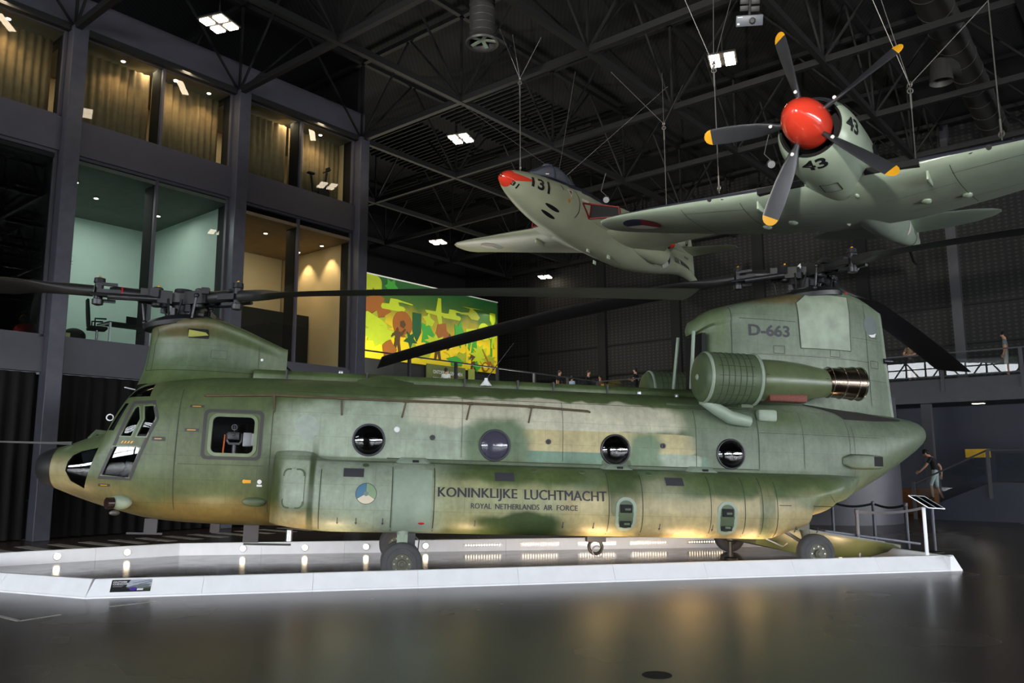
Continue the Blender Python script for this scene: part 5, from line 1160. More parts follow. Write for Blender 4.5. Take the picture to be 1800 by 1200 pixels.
for k in range(5):
    az = R(13.3) + 2 * math.pi * k / 5; d = Vector((0, -math.sin(az), math.cos(az))); cd_ = Vector((0, math.cos(az), math.sin(az))); ax = Vector((1, 0, 0))
    rings = []; tips = []
    for i, (r, ch, th) in enumerate(((.36, .10, .10), (.50, .14, .12), (.62, .22, .10), (.85, .29, .065), (1.15, .325, .045), (1.5, .33, .034), (1.72, .315, .026), (1.80, .30, .022), (1.87, .25, .018), (1.92, .17, .014), (1.945, .05, .008))):
        tw = R(62 - 30 * (r - .36) / 1.58); ring = []
        for j in range(16):
            t = 2 * math.pi * j / 16; q = math.cos(t) * ch / 2; h = math.sin(t) * th / 2 * (.7 + .3 * math.cos(t))
            ring.append(Vector((-.70, 0, 0)) + d * r + cd_ * (q * math.cos(tw) - h * math.sin(tw)) + ax * (q * math.sin(tw) + h * math.cos(tw)))
        rings.append(ring)
    MB().loft(rings[:8]).build('propeller_blade', M['seagrey'] if 0 else mat_blade, sp, smooth=50) if 'mat_blade' in globals() else None
    if 'mat_blade' not in globals():
        mat_blade = mat('propeller_dark_grey', (50, 51, 55), .38, 0, .12, 5); MB().loft(rings[:8]).build('propeller_blade', mat_blade, sp, smooth=50)
    MB().loft(rings[7:]).build('blade_tip', M['yellow'], sp, smooth=60)
    MB().lathe([(0, .035), (.004, .034)], Vector((-.70, 0, 0)) + d * .62 + ax * (.085), (1, 0, 0), 14).build('blade_badge', M['offwhite'], sp)
# markings on the cowling
def cw(txt, a_c, off=.008, x0=-1.28, h=.30, wd=.50):
    vs, fs = text2d(txt, h, wd, .05, .03)
    return decal('lettering', M['ink'], (vs, fs), lambda u, v: kp(x0 - u, a_c + (v - h / 2) / .715, off), FURY)
def chin(txt, x0, h=.28, wd=.50):
    vs, fs = text2d(txt, h, wd, .05, .03)
    return decal('lettering', M['ink'], (vs, fs), lambda u, v: kp(x0 - (h - v), -math.pi / 2 + (u - wd / 2) / .715, .008), FURY)
cw('43', .02, x0=-1.02, wd=.46); chin('43', -1.0)
vs, fs = text2d('43', .30, .50, .05, .03); decal('lettering', M['ink'], (vs, fs), lambda u, v: kp(-1.78 + u, math.pi - .08 - (v - .15) / .715, .008), FURY)
bw('93', -9.3, -.15, .34, .5, M['ink'], kp, FURY, .3, bold=.02)
rd = decal('fuselage_roundel', M['r_white'], flat2d([circ(-8.3, -.05, .2, 20)], .06), lambda u, v: kp(u, v / .35, .008), FURY)
decal('tail_band', M['ink'], flat2d([[(-10.05, -.5), (-10.15, -.5), (-10.15, .4), (-10.05, .4)]], .06), lambda u, v: kp(u, v / .25, .008), FURY)
# wing in one piece, low, with dihedral
def fz(y): return -.50 + .062 * max(0, abs(y) - .9)
def fsec(sg):
    out = []
    for y, xl, xt, th in ((.02, -2.42, -6.1, .15), (.9, -2.45, -6.02, .15), (1.6, -2.52, -5.9, .14), (2.4, -2.60, -5.72, .13), (3.3, -2.68, -5.42, .12), (4.2, -2.78, -5.02, .11), (4.9, -2.90, -4.68, .10), (5.4, -3.03, -4.42, .09), (5.7, -3.2, -4.22, .075), (5.86, -3.5, -4.0, .05)):
        out.append((sg * y, xl, xt, fz(y), th))
    return out
wing('wing', [M['sky2'], M['seagrey']], FURY, list(reversed(fsec(-1))) + fsec(1)[1:], n=34)
def on_wing(u, v, off=.012):
    """underside point: u chordwise x, v spanwise y"""
    s = fsec(1); y = abs(v); xl = interp([(a[0], a[1]) for a in s], y); xt = interp([(a[0], a[2]) for a in s], y); th = interp([(a[0], a[4]) for a in s], y)
    c = xl - xt; q = min(.999, max(.001, (xl - u) / c)); yt = 5 * th * (.2969 * math.sqrt(q) - .126 * q - .3516 * q * q + .2843 * q ** 3 - .1015 * q ** 4) * c
    return Vector((u, v, fz(y) - yt - off))
for sg in (-1, 1):
    rr_ = decal('wing_roundel', M['r_blue'], flat2d([circ(-3.55, 4.75 * sg, .46, 30)], .08), lambda u, v: on_wing(u, v, .012), FURY)
    for nm, a0, a1, m in (('roundel_red', 20 if sg < 0 else -140, 140 if sg < 0 else -20, 'r_red'), ('roundel_white', 140, 260, 'r_white')): decal(nm, M[m], flat2d([[(-3.55, 4.75 * sg)] + circ(-3.55, 4.75 * sg, .455, 10, a0, a1)], .08), lambda u, v: on_wing(u, v, .018), rr_)
    sm_ = strip([(-2.7, 2.0 * sg), (-5.5, 2.15 * sg)], .012) + strip([(-2.8, 3.4 * sg), (-5.2, 3.5 * sg)], .012) + strip([(-4.9, .9 * sg), (-4.7, 4.3 * sg)], .012) + strip([(-3.6, .7 * sg), (-3.5, 2.0 * sg)], .010) + strip([(-3.0, 2.0 * sg), (-3.0, 3.4 * sg)], .01)
    decal('panel_seams', M['seam'], flat2d(sm_, .12), lambda u, v: on_wing(u, v, .008), FURY)
    for y, x in ((1.35, -4.25), (2.05, -4.6)): MB().ball(on_wing(x, y * sg, .0), .16, 16, 8, sc=(1.1, .6, .35)).build('wheel_bay_blister', M['sky2'], FURY, smooth=70)
    MB().box(on_wing(-2.95, 1.62 * sg, -.02) + Vector((0, 0, .04)), (.5, .04, .34)).build('leg_fairing', M['sky2'], FURY, bevel=.01)
    for y in (2.0, 2.35, 2.65): MB().lathe([(0, .05), (.05, .05)], Vector((-2.66, y * sg, fz(y))), (1, 0, 0), 12).build('gun_port', M['ink'], FURY)
    MB().box((-2.56, 1.05 * sg, fz(1.05)), (.3, .95, .12)).build('wing_intake', M['black'], FURY, smooth=0)
    wing('tailplane', [M['sky2'], M['seagrey']], FURY, [(sg * .05, -8.5, -10.2, .35, .09), (sg * 1.0, -8.6, -10.12, .35, .085), (sg * 1.7, -8.75, -9.9, .35, .08), (sg * 2.1, -8.95, -9.6, .35, .07), (sg * 2.27, -9.15, -9.35, .35, .05)])
    MB().tube([kp(-2.55 - .1 * k, .1 if sg > 0 else math.pi - .1, 0) + Vector((-.05 * k, 0, -.1 * k)) for k in range(4)], .06, 8).build('exhaust_stubs', M['ink'], FURY)
fin_v('tail_fin', M['sky2'], FURY, [(.35, -9.6, -11.65, .09), (.8, -10.0, -11.62, .085), (1.3, -10.45, -11.45, .08), (1.6, -10.75, -11.25, .06)])
MB().loft([can_ring(x, w0, h, .62) for x, w0, h in ((-3.9, .05, .02), (-4.2, .25, .25), (-4.6, .32, .46), (-5.2, .30, .44), (-5.8, .18, .22), (-6.1, .06, .03))], closed=False, cap=False).build('canopy', M['canopy'], FURY, smooth=70)
MB().tube([(-10.1, 0, -.15), (-10.6, 0, -.35), (-11.0, 0, -.32)], .04, 8).build('arrester_hook', M['ink'], FURY)
decal('belly_hatch', M['seam'], flat2d(strip([(-2.05, -.16), (-2.45, -.16), (-2.45, .16), (-2.05, .16), (-2.05, -.16)], .02), .06), lambda u, v: kp(u, -math.pi / 2 + v / .7, .006), FURY)
for x, y in ((-3.0, .3), (-5.2, -.4)): MB().ball(on_wing(x, y, 0), .06, 10, 6, sc=(1.6, .7, .7)).build('belly_bump', M['sky2'], FURY)
# ================================================================ white kerb round the exhibit
def at_d(px, py, dist):
    d = (fw * 1433 + rt * (px - 900) - up * (py - 600)); return Vector((0, 0, 1.786)) + d * (dist / 1433)
def fpt(px, py): return at_z(px, py, 0)
def kerb_run(lab, P, Q, npan, lights=(), grp='white kerb around the helicopter', cut0=0.0, cut1=0.0):
    """outer base line P to Q, inside on the left; lights: (t along run, kind)"""
    P, Q = Vector((*P, 0)), Vector((*Q, 0)); d = (Q - P); L = d.length; d.normalize(); nrm = Vector((-d.y, d.x, 0))
    o = thing('kerb', lab, 'kerb', (0, 0, 0), group=grp)
    sec = [(0, .0), (0, .022), (.012, .03), (.155, .240), (.165, .245), (.215, .245), (.225, .235), (.235, .012), (.235, 0)]
    for k in range(npan):
        a, b = k / npan, (k + 1) / npan; g = .0018
        def pt(t, q, z): return P + d * (L * t + (cut0 * (q / .235) if k == 0 and t < (a + b) / 2 else 0) - (cut1 * (q / .235) if k == npan - 1 and t > (a + b) / 2 else 0)) + nrm * q + Vector((0, 0, z))
        MB().loft([[pt(a + g / L, q, z) for q, z in sec], [pt(b - g / L, q, z) for q, z in sec]]).build('panel', M['white'], o, smooth=20)
    for i, (px, py, kind) in enumerate(lights):
        w_ = at_z(px, py, .125) if px is not None else P + d * py
        t = (w_ - P).dot(d); c = P + d * t + nrm * .236 + Vector((0, 0, .125))
        if kind == 'spot':
            s = MB().lathe([(0, .075), (.012, .075), (.014, .058)], c, nrm, 24).build('spotlight', M['alu'], o)
            MB().lathe([(.0145, .057), (.016, .05), (.017, .005)], c, nrm, 24).build('spot_lens', M['lamp_hot'], s)
        else:
            s = MB().bar(c - d * .42 + nrm * .006, c + d * .42 + nrm * .006, .012, .075).build('led_bar', M['alu'], o, smooth=0)
            for q in range(14): MB().ball(c + d * (-.36 + .72 * q / 13) + nrm * .008, .015, 10, 6).build('led', M['lamp_hot'], s)
        if px is None:
            l = bpy.data.lights.new('kerb_light', 'SPOT'); l.energy = LED_W if kind.startswith('bar') else SPOT_W; l.color = WARM; l.spot_size = R(130); l.spot_blend = .8; l.shadow_soft_size = .25 if kind.startswith('bar') else .07
            lo = bpy.data.objects.new('kerb_light', l); COL.objects.link(lo); lo.location = c + nrm * .06; lo.rotation_euler = (nrm * .72 + Vector((0, 0, .72))).to_track_quat('-Z', 'Y').to_euler()
    return o, P, d, nrm
LED_W, SPOT_W, AIRCRAFT_FILL = 130, 45, 17000
NEAR = kerb_run('long front run of the white kerb nearest the viewer, with an information sticker', (-5.89, 11.61), (7.57, 14.15), 9, [(None, 1.0, 'spot'), (None, 3.2, 'spot'), (None, 5.4, 'spot'), (None, 7.6, 'bar'), (None, 9.0, 'bar'), (None, 10.2, 'bar'), (None, 11.4, 'bar'), (None, 12.4, 'spot')], cut0=.10, cut1=.05)
kerb_run('short right-hand end of the white kerb beside the information stand', (7.57, 14.15), (6.55, 18.55), 3, [(None, 3.0, 'spot')])
FARP = [(850, 959), (950, 957), (1050, 955), (1140, 953), (1237, 951)]
kerb_run('long rear run of the white kerb behind the wheels, with round spots and light bars', (6.55, 18.72), (-6.9, 17.34), 8, [(431, 962, 'spot'), (538, 961, 'spot'), (643, 961.5, 'spot'), (748, 960.5, 'spot')] + [(a, b, 'bar') for a, b in FARP])
kerb_run('left rear run of the white kerb with two round spots, below the cockpit', (-6.9, 17.34), (-10.9, 14.7), 3, [(97, 974, 'spot'), (219, 968, 'spot')], cut0=.03)
kerb_run('short left end of the white kerb at the edge of the picture', (-10.9, 14.7), (-10.9, 13.75), 1)
kerb_run('left front run of the white kerb turning away from the sticker corner', (-10.9, 13.75), (-5.89, 11.61), 3, [(None, 2.6, 'spot')], cut1=.10)
# sticker on the front kerb
o_, P_, d_, n_ = NEAR
def on_kerb(u, v, off=.004):          # u along the run, v up the sloping face 0..1
    q = .012 + .143 * v; z = .03 + .21 * v; nn = (Vector((0, 0, .143)) - n_ * .21).normalized()
    return P_ + d_ * u + n_ * q + Vector((0, 0, z)) + nn * off
st_o = decal('info_sticker', mat('sticker_black', (30, 30, 30), .5, 0, 0), flat2d([[(.30, .20), (.83, .20), (.83, .92), (.30, .92)]], .2), on_kerb, None)
tag(st_o, 'small dark information sticker with white heading on the front kerb near its left corner', 'sticker')
for nm, col, poly in (('photo_sky', (168, 172, 184), [(.55, .92), (.83, .92), (.83, .50), (.62, .45), (.50, .50), (.52, .70)]), ('photo_ground', (96, 102, 92), [(.50, .50), (.62, .45), (.83, .50), (.83, .40), (.66, .36), (.52, .42)]), ('photo_trees', (52, 60, 44), [(.72, .22), (.82, .22), (.82, .42), (.74, .40)]), ('violet_badge', (74, 50, 150), circ(.60, .36, .05, 18)), ('white_tag', (220, 220, 226), [(.65, .27), (.73, .27), (.735, .38), (.655, .38)])):
    poly = [(u, .36 + (v - .36) * (2.2 if nm == 'violet_badge' else 1)) for u, v in poly]
    decal(nm, mat(nm, col, .5, 0, .05), flat2d([poly], .2), lambda u, v: on_kerb(u, v, .006 if 'photo' in nm else .009), st_o)
decal('photo_rotor', M['ink'], flat2d(strip([(.58, .70), (.82, .86)], .018) + strip([(.66, .62), (.83, .78)], .018), .2), lambda u, v: on_kerb(u, v, .008), st_o)
decal('photo_fuselage', mat('photo_grey', (110, 116, 118), .5, 0, 0), flat2d([[(.53, .48), (.60, .58), (.76, .66), (.82, .62), (.80, .50), (.62, .44)]], .2), lambda u, v: on_kerb(u, v, .0075), st_o)
for i, (tx, v0) in enumerate((('ONTDEK', .74), ('CHINOOK', .62))):
    vs, fs = text2d(tx, .09, .19 + .02 * i, 0, .03); decal('lettering', M['offwhite'], (vs, fs), lambda u, v: on_kerb(.32 + u, v0 + v, .008), st_o)
decal('small_print', mat('sticker_grey', (120, 122, 122), .6, 0, 0), flat2d([[(.325, .55), (.47, .55), (.47, .585), (.325, .585)], [(.325, .49), (.45, .49), (.45, .525), (.325, .525)]], .2), lambda u, v: on_kerb(u, v, .008), st_o)
# floor markings
def mark(lab, pts, wd, grp=None):
    o = MB()
    for a, b in zip(pts, pts[1:]): o.bar(Vector((a.x, a.y, .002)), Vector((b.x, b.y, .002)), wd, .003)
    o = o.build('floor_marking', M['mark'], smooth=0); tag(o, lab, 'floor marking', grp)
mark('pale L-shaped line on the floor in front of the left kerb', [fpt(-20, 1078), fpt(34, 1091), fpt(106, 1080)], .06)
mark('short pale line on the floor below the sticker', [fpt(192, 1066), fpt(272, 1057)], .06)
for k in range(26):
    s = 5.5 + k * .7; o = MB().bar(W(s, -21.0, .002), W(s, -19.4, .002), .28, .003).build('floor_stripe', M['mark'], smooth=0)
    tag(o, 'pale bar of the striped band on the floor in front of the black curtains', 'floor marking', 'striped band on the floor')
o = MB().lathe([(0, .13), (.004, .125)], fpt(1155, 1186), n=28).build('floor_socket', M['black']); tag(o, 'round dark floor socket at the bottom edge of the picture', 'floor socket')
# information stand and belt posts
c = Vector((7.08, 14.33, 0)); o = thing('information_stand', 'slim white stand with a tilted glass information panel by the kerb end', 'information stand', c)
MB().box((0, 0, .52), (.055, .03, 1.04)).box((0, 0, .006), (.3, .2, .012)).build('post', M['white'], o, bevel=.004)
u_, v_ = Vector((.30, .05, -.02)), Vector((.23, -.22, -.20)); c0 = Vector((.06, 0, 1.13)); nn_ = u_.cross(v_).normalized() * .006
def pq(a, b): return c0 + u_ * a + v_ * b
MB().loft([[pq(a, b) + nn_ * k for a, b in ((-.5, -.5), (.5, -.5), (.5, .5), (-.5, .5))] for k in (-1, 1)]).build('glass_panel', glass('smoked_panel', (.25, .27, .26), .8), o, smooth=0)
fr = MB()
for a, b in (((-.5, -.5), (.5, -.5)), ((.5, -.5), (.5, .5)), ((.5, .5), (-.5, .5)), ((-.5, .5), (-.5, -.5)), ((0, -.5), (0, .5))): fr.bar(pq(*a), pq(*b), .009, .014)
fr.build('panel_frame', M['alu'], o, smooth=0)
posts = [(6.22, 15.05), (8.62, 17.1), (8.25, 17.45), (7.85, 18.1), (7.15, 18.6)]
plab = ('belt post standing in front of the loading ramp, nearest the viewer', 'belt post right behind the white information stand', 'belt post left of the white information stand', 'belt post behind the tip of the loading ramp', 'belt post behind the ramp, below the tail')
for (x, y), lb in zip(posts, plab):
    o = thing('belt_post', lb, 'barrier post', (x, y, 0), group='belt posts round the loading ramp')
    MB().lathe([(0, .17), (.012, .17), (.03, .04)], n=24).build('base', M['dark'], o); MB().lathe([(.02, .034), (.90, .034), (.905, .042), (.97, .042), (.98, .03)], n=16).build('pole', M['column'], o)
def belt(a, b, lab, m, z=.93):
    a, b = Vector((*posts[a], z)), Vector((*posts[b], z)); rings = []
    for k in range(13):
        p = a.lerp(b, k / 12) - Vector((0, 0, .07 * math.sin(math.pi * k / 12))); rings.append([p + Vector((0, 0, .025)), p - Vector((0, 0, .025))])
    d = (b - a).normalized(); nn = Vector((-d.y, d.x, 0)) * .002
    o = MB().loft([[r[0] + nn, r[1] + nn, r[1] - nn, r[0] - nn] for r in rings]).build('barrier_belt', m, smooth=0); tag(o, lab, 'barrier belt')
belt(0, 1, 'grey barrier belt sagging from the front post to the post by the information stand', mat('grey_belt', (96, 90, 92), .7, 0, .05)); belt(4, 3, 'black barrier belt behind the ramp, left span', M['black']); belt(3, 2, 'black barrier belt behind the ramp, right span', M['black'])

# ================================================================ things hanging in the roof
def cable(lab, foot, ring, ends, hook=True, r=.013):
    o = thing('suspension_cable', lab, 'cable', foot, group='suspension cables'); inv = -Vector(foot)
    MB().tube([Vector((0, 0, 0)), Vector(ring) + inv], r, 6).build('main_wire', M['cable'], o)
    q = Vector(ring) + inv; MB().torus(q, (1, .3, 0), .06, .014, 16, 6).torus(q - Vector((0, 0, .13)), (.3, 1, 0), .05, .014, 16, 6).tube([q - Vector((0, 0, .2)), q - Vector((0, 0, .5))], .022, 8).build('shackle', M['cable'], o)
    if hook: MB().torus((0, 0, .12), (1, .3, 0), .055, .016, 16, 6).tube([(0, 0, .14), (0, 0, .4)], .022, 8).build('turnbuckle', M['cable'], o)
    for e in ends: MB().tube([q, Vector(e) + inv], r * .7, 6).build('branch_wire', M['cable'], o)
HKM = Matrix.Translation(HAWK.location) @ HAWK.rotation_euler.to_matrix().to_4x4(); FYM = Matrix.Translation(FURY.location) @ FURY.rotation_euler.to_matrix().to_4x4()
f = HKM @ Vector((-.82, 0, .38)); cable('suspension cable holding the nose of the jet', f, (f.x, f.y, 12.45), [(f.x - .55, f.y - .6, 13.6), (f.x - .2, f.y - .3, 13.6), (f.x + .6, f.y - .15, 13.6)])
f = HKM @ Vector((-4.6, 2.55, .22)); cable('suspension cable holding the near wing of the jet', f, (f.x, f.y, 11.75), [(f.x - 1.6, f.y + .2, 13.6), (f.x + .1, f.y + .5, 13.6), (f.x + .9, f.y + 1.3, 13.6)], False)
f = FYM @ Vector((-2.62, -2.42, -.30)); cable('suspension cable holding the left-hand wing of the propeller fighter', f, (f.x, f.y, 10.55), [(f.x - .9, f.y - .4, 12.5), (f.x + .05, f.y - .1, 12.5), (f.x + .6, f.y + .3, 12.5)])
f = FYM @ Vector((-3.3, 1.35, -.25)); cable('suspension cable behind the cowling of the propeller fighter', f, (f.x, f.y, 9.25), [(f.x - 1.55, f.y - .7, 12.5), (f.x - 1.15, f.y - .6, 12.5), (f.x + 2.2, f.y - .9, 11.6)], False)
f = FYM @ Vector((-2.66, 2.86, -.30)); cable('suspension cable hooked to the right-hand wing of the propeller fighter', f, (f.x, f.y, 11.2), [(f.x, f.y, 13.6)])
f = HKM @ Vector((-2.9, 0, 1.0))
for a, b, lb in ((f, (f.x - 3.2, f.y + 2.4, 13.6), 'thin guy wire running up left from the jet canopy'), (f, (f.x + 3.4, f.y + 1.2, 13.6), 'thin guy wire running up right from the jet canopy'), (HKM @ Vector((-2.6, 0, 1.0)), (f.x + .4, f.y + .2, 13.6), 'thin guy wire rising steeply behind the jet canopy')):
    o = MB().tube([a, b], .007, 5).build('guy_wire', M['cable']); tag(o, lb, 'cable')
# air ducts
c = at_z(848, 78, 12.6); o = thing('air_duct', 'vertical spiral air duct with a round mouth above the jet', 'air duct', c)
MB().lathe([(.02, .36), (.0, .42), (.05, .44), (.12, .36), (.3, .33), (3.8, .33)], n=32, cap=False).build('duct_pipe', M['duct'], o, smooth=40); rb = MB()
for k in range(16): rb.torus((0, 0, .3 + k * .2), (0, 0, 1), .335, .012, 32, 6)
rb.build('duct_ribs', M['duct'], o); fa = MB()
for k in range(5): t = 2 * math.pi * k / 5; fa.bar((0, 0, .12), (.36 * math.cos(t), .36 * math.sin(t), .08), .10, .02)
fa.build('swirl_vanes', M['ggreen'], o, smooth=0)
a, b = at_z(1610, -60, 14.6), at_z(1765, 260, 14.6); b = b + (b - a) * .6
o = thing('air_duct', 'large round air duct running away at upper right with a branch outlet', 'air duct', (0, 0, 0)); MB().tube([a, b], .48, 28).build('duct_pipe', M['duct'], o); rb = MB(); dv = (b - a)
for k in range(22): rb.torus(a + dv * (k / 21), dv, .485, .014, 28, 6)
rb.build('duct_ribs', M['duct'], o); m0 = at_z(1705, 130, 14.6); mo = at_z(1655, 145, 13.3)
MB().tube([m0, m0.lerp(mo, .6) + Vector((0, 0, .5)), mo + Vector((0, 0, .5)), mo], [.30, .30, .30, .34], 20, cap=False).build('branch_outlet', M['duct'], o)
# projector under its bracket
c = at_d(1317, 36, 15.5); o = thing('projector', 'grey projector hanging on a bracket above the propeller', 'projector', c, (R(30), R(4), R(-14)))
MB().box((0, 0, 0), (.49, .5, .20)).build('housing', mat('projector_grey', (84, 88, 96), .45, 0, .06), o, bevel=.02)
MB().lathe([(0, .06), (.03, .06), (.035, .045), (.02, .04)], (.05, -.25, .0), (0, -1, 0), 24).build('lens', M['ink'], o)
MB().box((-.17, -.252, .07), (.09, .006, .012)).box((-.20, -.252, -.05), (.045, .006, .03)).build('front_labels', M['offwhite'], o, smooth=0)
MB().box((-.1, .0, .22), (.16, .2, .10)).box((.10, 0, .20), (.16, .2, .10)).box((-.1, 0, .34), (.16, .2, .1)).box((.1, 0, .33), (.16, .2, .1)).bar((0, 0, .1), (0, .1, 1.4), .05).build('bracket', M['dark'], o, bevel=.01)
for (px, py, dd, lb) in ((1355, 288, 20, 'small round floodlight hanging behind the left propeller blade'), (1066, 350, 24, 'small round floodlight hanging behind the jet spine')):
    c = at_d(px, py, dd); o = thing('floodlight', lb, 'lamp', c); MB().ball((0, 0, 0), .10, 14, 8).lathe([(.0, .10), (-.14, .09)], (0, 0, 0), (.2, 1, .5), 14).build('lamp_head', M['alu'], o); MB().tube([(0, 0, .1), (-.15, 0, .25), (-.1, 0, .45), (.0, 0, .8)], .012, 6).build('bracket', M['cable'], o)

# ================================================================ mural and signs at the far end
MK = .885
def mz(z): return 1.786 + (z - 1.786) * MK
mu = thing('mural', 'yellow and green camouflage mural of military silhouettes on the far wall', 'mural', (0, 0, 0))
t = NT('mural_ground'); v = t.coord(); sx = t.n('ShaderNodeSeparateXYZ'); t.l(v, sx.inputs[0]); mp = t.n('ShaderNodeMapRange'); t.l(sx.outputs[2], mp.inputs[0]); mp.inputs[1].default_value = mz(7.6); mp.inputs[2].default_value = mz(12.2)
ad = t.n('ShaderNodeMath', operation='MULTIPLY_ADD'); t.l(t.noise(v, .5, 3), ad.inputs[0]); ad.inputs[1].default_value = .5; t.l(mp.outputs[0], ad.inputs[2]); ad2 = t.n('ShaderNodeMath', operation='SUBTRACT'); t.l(ad.outputs[0], ad2.inputs[0]); ad2.inputs[1].default_value = .25
t.l(t.ramp(ad2.outputs[0], [(.25, lin((228, 198, 10))), (.5, lin((170, 150, 20))), (.72, lin((60, 96, 24))), (.95, lin((14, 84, 30)))]), t.b.inputs['Base Color']); t.b.inputs['Roughness'].default_value = .6; M['mural'] = t.m
B().box((31.7 * MK, 29.86, mz(9.87)), (15 * MK, .08, 4.6 * MK)).build('mural_panel', M['mural'], mu, smooth=0)
B().box((31.7 * MK, 29.82, mz(12.19)), (15 * MK, .12, .05)).build('mural_trim', M['offwhite'], mu, smooth=0)
C_ = [mat('mural_' + n, c, .6, 0, .05) for n, c in (('lime', (172, 190, 26)), ('yellow', (222, 196, 20)), ('green', (52, 150, 44)), ('dark_green', (6, 78, 34)), ('brown', (146, 84, 12)), ('dark_brown', (76, 52, 12)), ('olive', (150, 160, 30)))]
SH = MB(FMAT)
def sil(s, z, poly, sc, mi, k=[0], fl=1):
    k[0] += 1; SH.prism([(MK * (s + fl * u * sc), mz(z + v_ * sc)) for u, v_ in poly], lambda a, b, d: (a, d, b), 29.81 - .0012 * k[0], 29.82, mi=mi)
tank = [(-1, -.3), (.9, -.3), (1.05, -.1), (.9, .05), (.5, .08), (.4, .3), (.75, .34), (1.7, .28), (1.7, .36), (.75, .44), (.3, .5), (-.3, .48), (-.4, .1), (-1, .05), (-1.1, -.15)]
heli_ = [(-1.2, .1), (-.4, .2), (-.3, .45), (-1, .5), (1, .55), (-.1, .47), (.3, .3), (.6, 0), (.4, -.2), (-.2, -.2), (-.5, .02), (-1.2, .0)]
plane_ = [(-1.2, .1), (-.3, .12), (-.1, 1.0), (.15, 1.0), (.2, .12), (.9, .08), (1.0, -.05), (.2, -.1), (.35, -1.1), (.1, -1.1), (-.2, -.12), (-1.1, -.06)]
rnd2 = random.Random(5)
def splat(n, r0, r1, sq=1.0): return [((r0 if k % 2 else r1) * (.8 + .4 * rnd2.random()) * math.cos(2 * math.pi * k / n), sq * (r0 if k % 2 else r1) * (.8 + .4 * rnd2.random()) * math.sin(2 * math.pi * k / n)) for k in range(n)]
man_ = [(-.12, .9), (.0, 1.05), (.12, .9), (.1, .75), (.4, .7), (.75, 1.0), (.85, .95), (.5, .45), (.28, .4), (.25, -.1), (.4, -.9), (.15, -.9), (0, -.2), (-.2, -.9), (-.42, -.9), (-.25, 0), (-.28, .4), (-.6, .2), (-.68, .3), (-.3, .7), (-.1, .75)]
pistol_ = [(-.6, .2), (.6, .35), (.62, .12), (.0, .0), (.15, -.7), (-.2, -.75), (-.25, -.1), (-.6, -.05)]
cannon_ = [(-1, 1.2), (-.85, 1.25), (.0, .1), (.3, .15), (.9, -.6), (.75, -.65), (.3, -.15), (.0, -.7), (-.3, -.4), (-.25, .1)]
star_ = [(0.45 * (1 if k % 2 else .45) * math.cos(math.pi * k / 5 + .3), .45 * (1 if k % 2 else .45) * math.sin(math.pi * k / 5 + .3)) for k in range(10)]
items = [(28.5, 11.6, rrect(-.9, -.55, .9, .55, .4), 1, 0), (30.1, 11.7, splat(12, .3, .5), 1.0, 2), (29.0, 10.3, splat(14, .8, 1.1, .9), 1, 4), (30.3, 10.65, tank, .85, 0), (31.0, 9.7, circ(0, 0, .75, 22), 1, 4), (31.0, 9.7, circ(0, 0, .25, 5), 1, 5), (32.1, 9.6, [(-.35, .9), (.35, .9), (.35, -.2), (0, -.8), (-.35, -.2)], 1, 3), (32.9, 9.4, splat(10, .4, .55, 1.7), 1, 2), (33.0, 10.2, splat(9, .25, .45), 1, 0), (33.9, 10.7, plane_, .95, 0), (35.0, 10.75, tank, .75, 0), (34.2, 9.5, splat(11, .45, .75, 1.2), 1, 4), (34.8, 9.0, man_, .6, 5), (35.6, 9.7, splat(10, .35, .55, 1.5), 1, 2), (36.9, 10.95, heli_, 1.0, 6), (36.8, 9.9, pistol_, .95, 0), (37.9, 10.1, circ(0, 0, .42, 22), 1.35, 0), (38.6, 10.0, rrect(-.08, -1.4, .08, 1.3, .05), 1, 2), (37.0, 9.2, man_, .75, 2), (36.4, 9.3, splat(7, .15, .3, 2.0), 1, 2),
    (28.8, 9.4, splat(18, .8, 1.3, .6), 1, 6), (28.6, 9.6, [(-.9, .2), (-.2, .5), (.9, .1), (1.2, -.1), (.6, -.2), (.2, -.5), (-.6, -.2)], 1, 0), (29.2, 8.9, splat(22, .9, 1.35, .5), 1, 0), (30.6, 8.7, man_, .75, 5), (32.3, 8.3, [(-1.3, .9), (-1.1, 1), (.3, -.2), (1.3, .5), (.9, -.3), (.2, -.5), (-.2, -.3)], .9, 6), (33.8, 8.55, man_, .7, 5), (33.6, 9.0, splat(16, .5, .9, .5), 1, 0), (34.9, 8.5, splat(8, .2, .5, 1.0), 1, 1), (31.6, 8.9, star_, 1.2, 3), (36.0, 8.3, splat(12, .5, .8, .5), 1, 6), (35.3, 8.0, splat(9, .5, .7, .5), 1, 2), (36.9, 8.1, man_, .6, 5), (37.5, 8.6, splat(20, .5, .85, .9), 1, 0), (38.4, 8.35, splat(16, .4, .8, .6), 1, 6), (38.3, 8.2, cannon_, .65, 4), (38.0, 7.9, circ(0, 0, .32, 20), 1, 4), (38.0, 7.9, circ(0, 0, .22, 20), 1, 1), (37.2, 7.85, splat(8, .2, .4), 1, 2), (38.7, 11.0, [(-.3, .5), (.3, .5), (.3, -.1), (0, -.6), (-.3, -.1)], .8, 0), (38.75, 9.6, man_, .5, 0), (36.3, 8.9, rrect(-.05, -.9, .05, .9, .03), 1, 1), (30.0, 8.2, splat(9, .4, .6), 1, 4)]
for (s_, z_, pl__, sc__, mi_) in items: sil(s_, z_, pl__, sc__, mi_)
SH.build('mural_silhouettes', C_, mu, smooth=0)
arealight('mural_wash', W(29.6, -25.2, 11.9), fn * -1 * -1 * 0 + (fn * -1.0) * 1.0 + Vector((0, 0, -.65)), 9, .5, 95, (1, .95, .82))
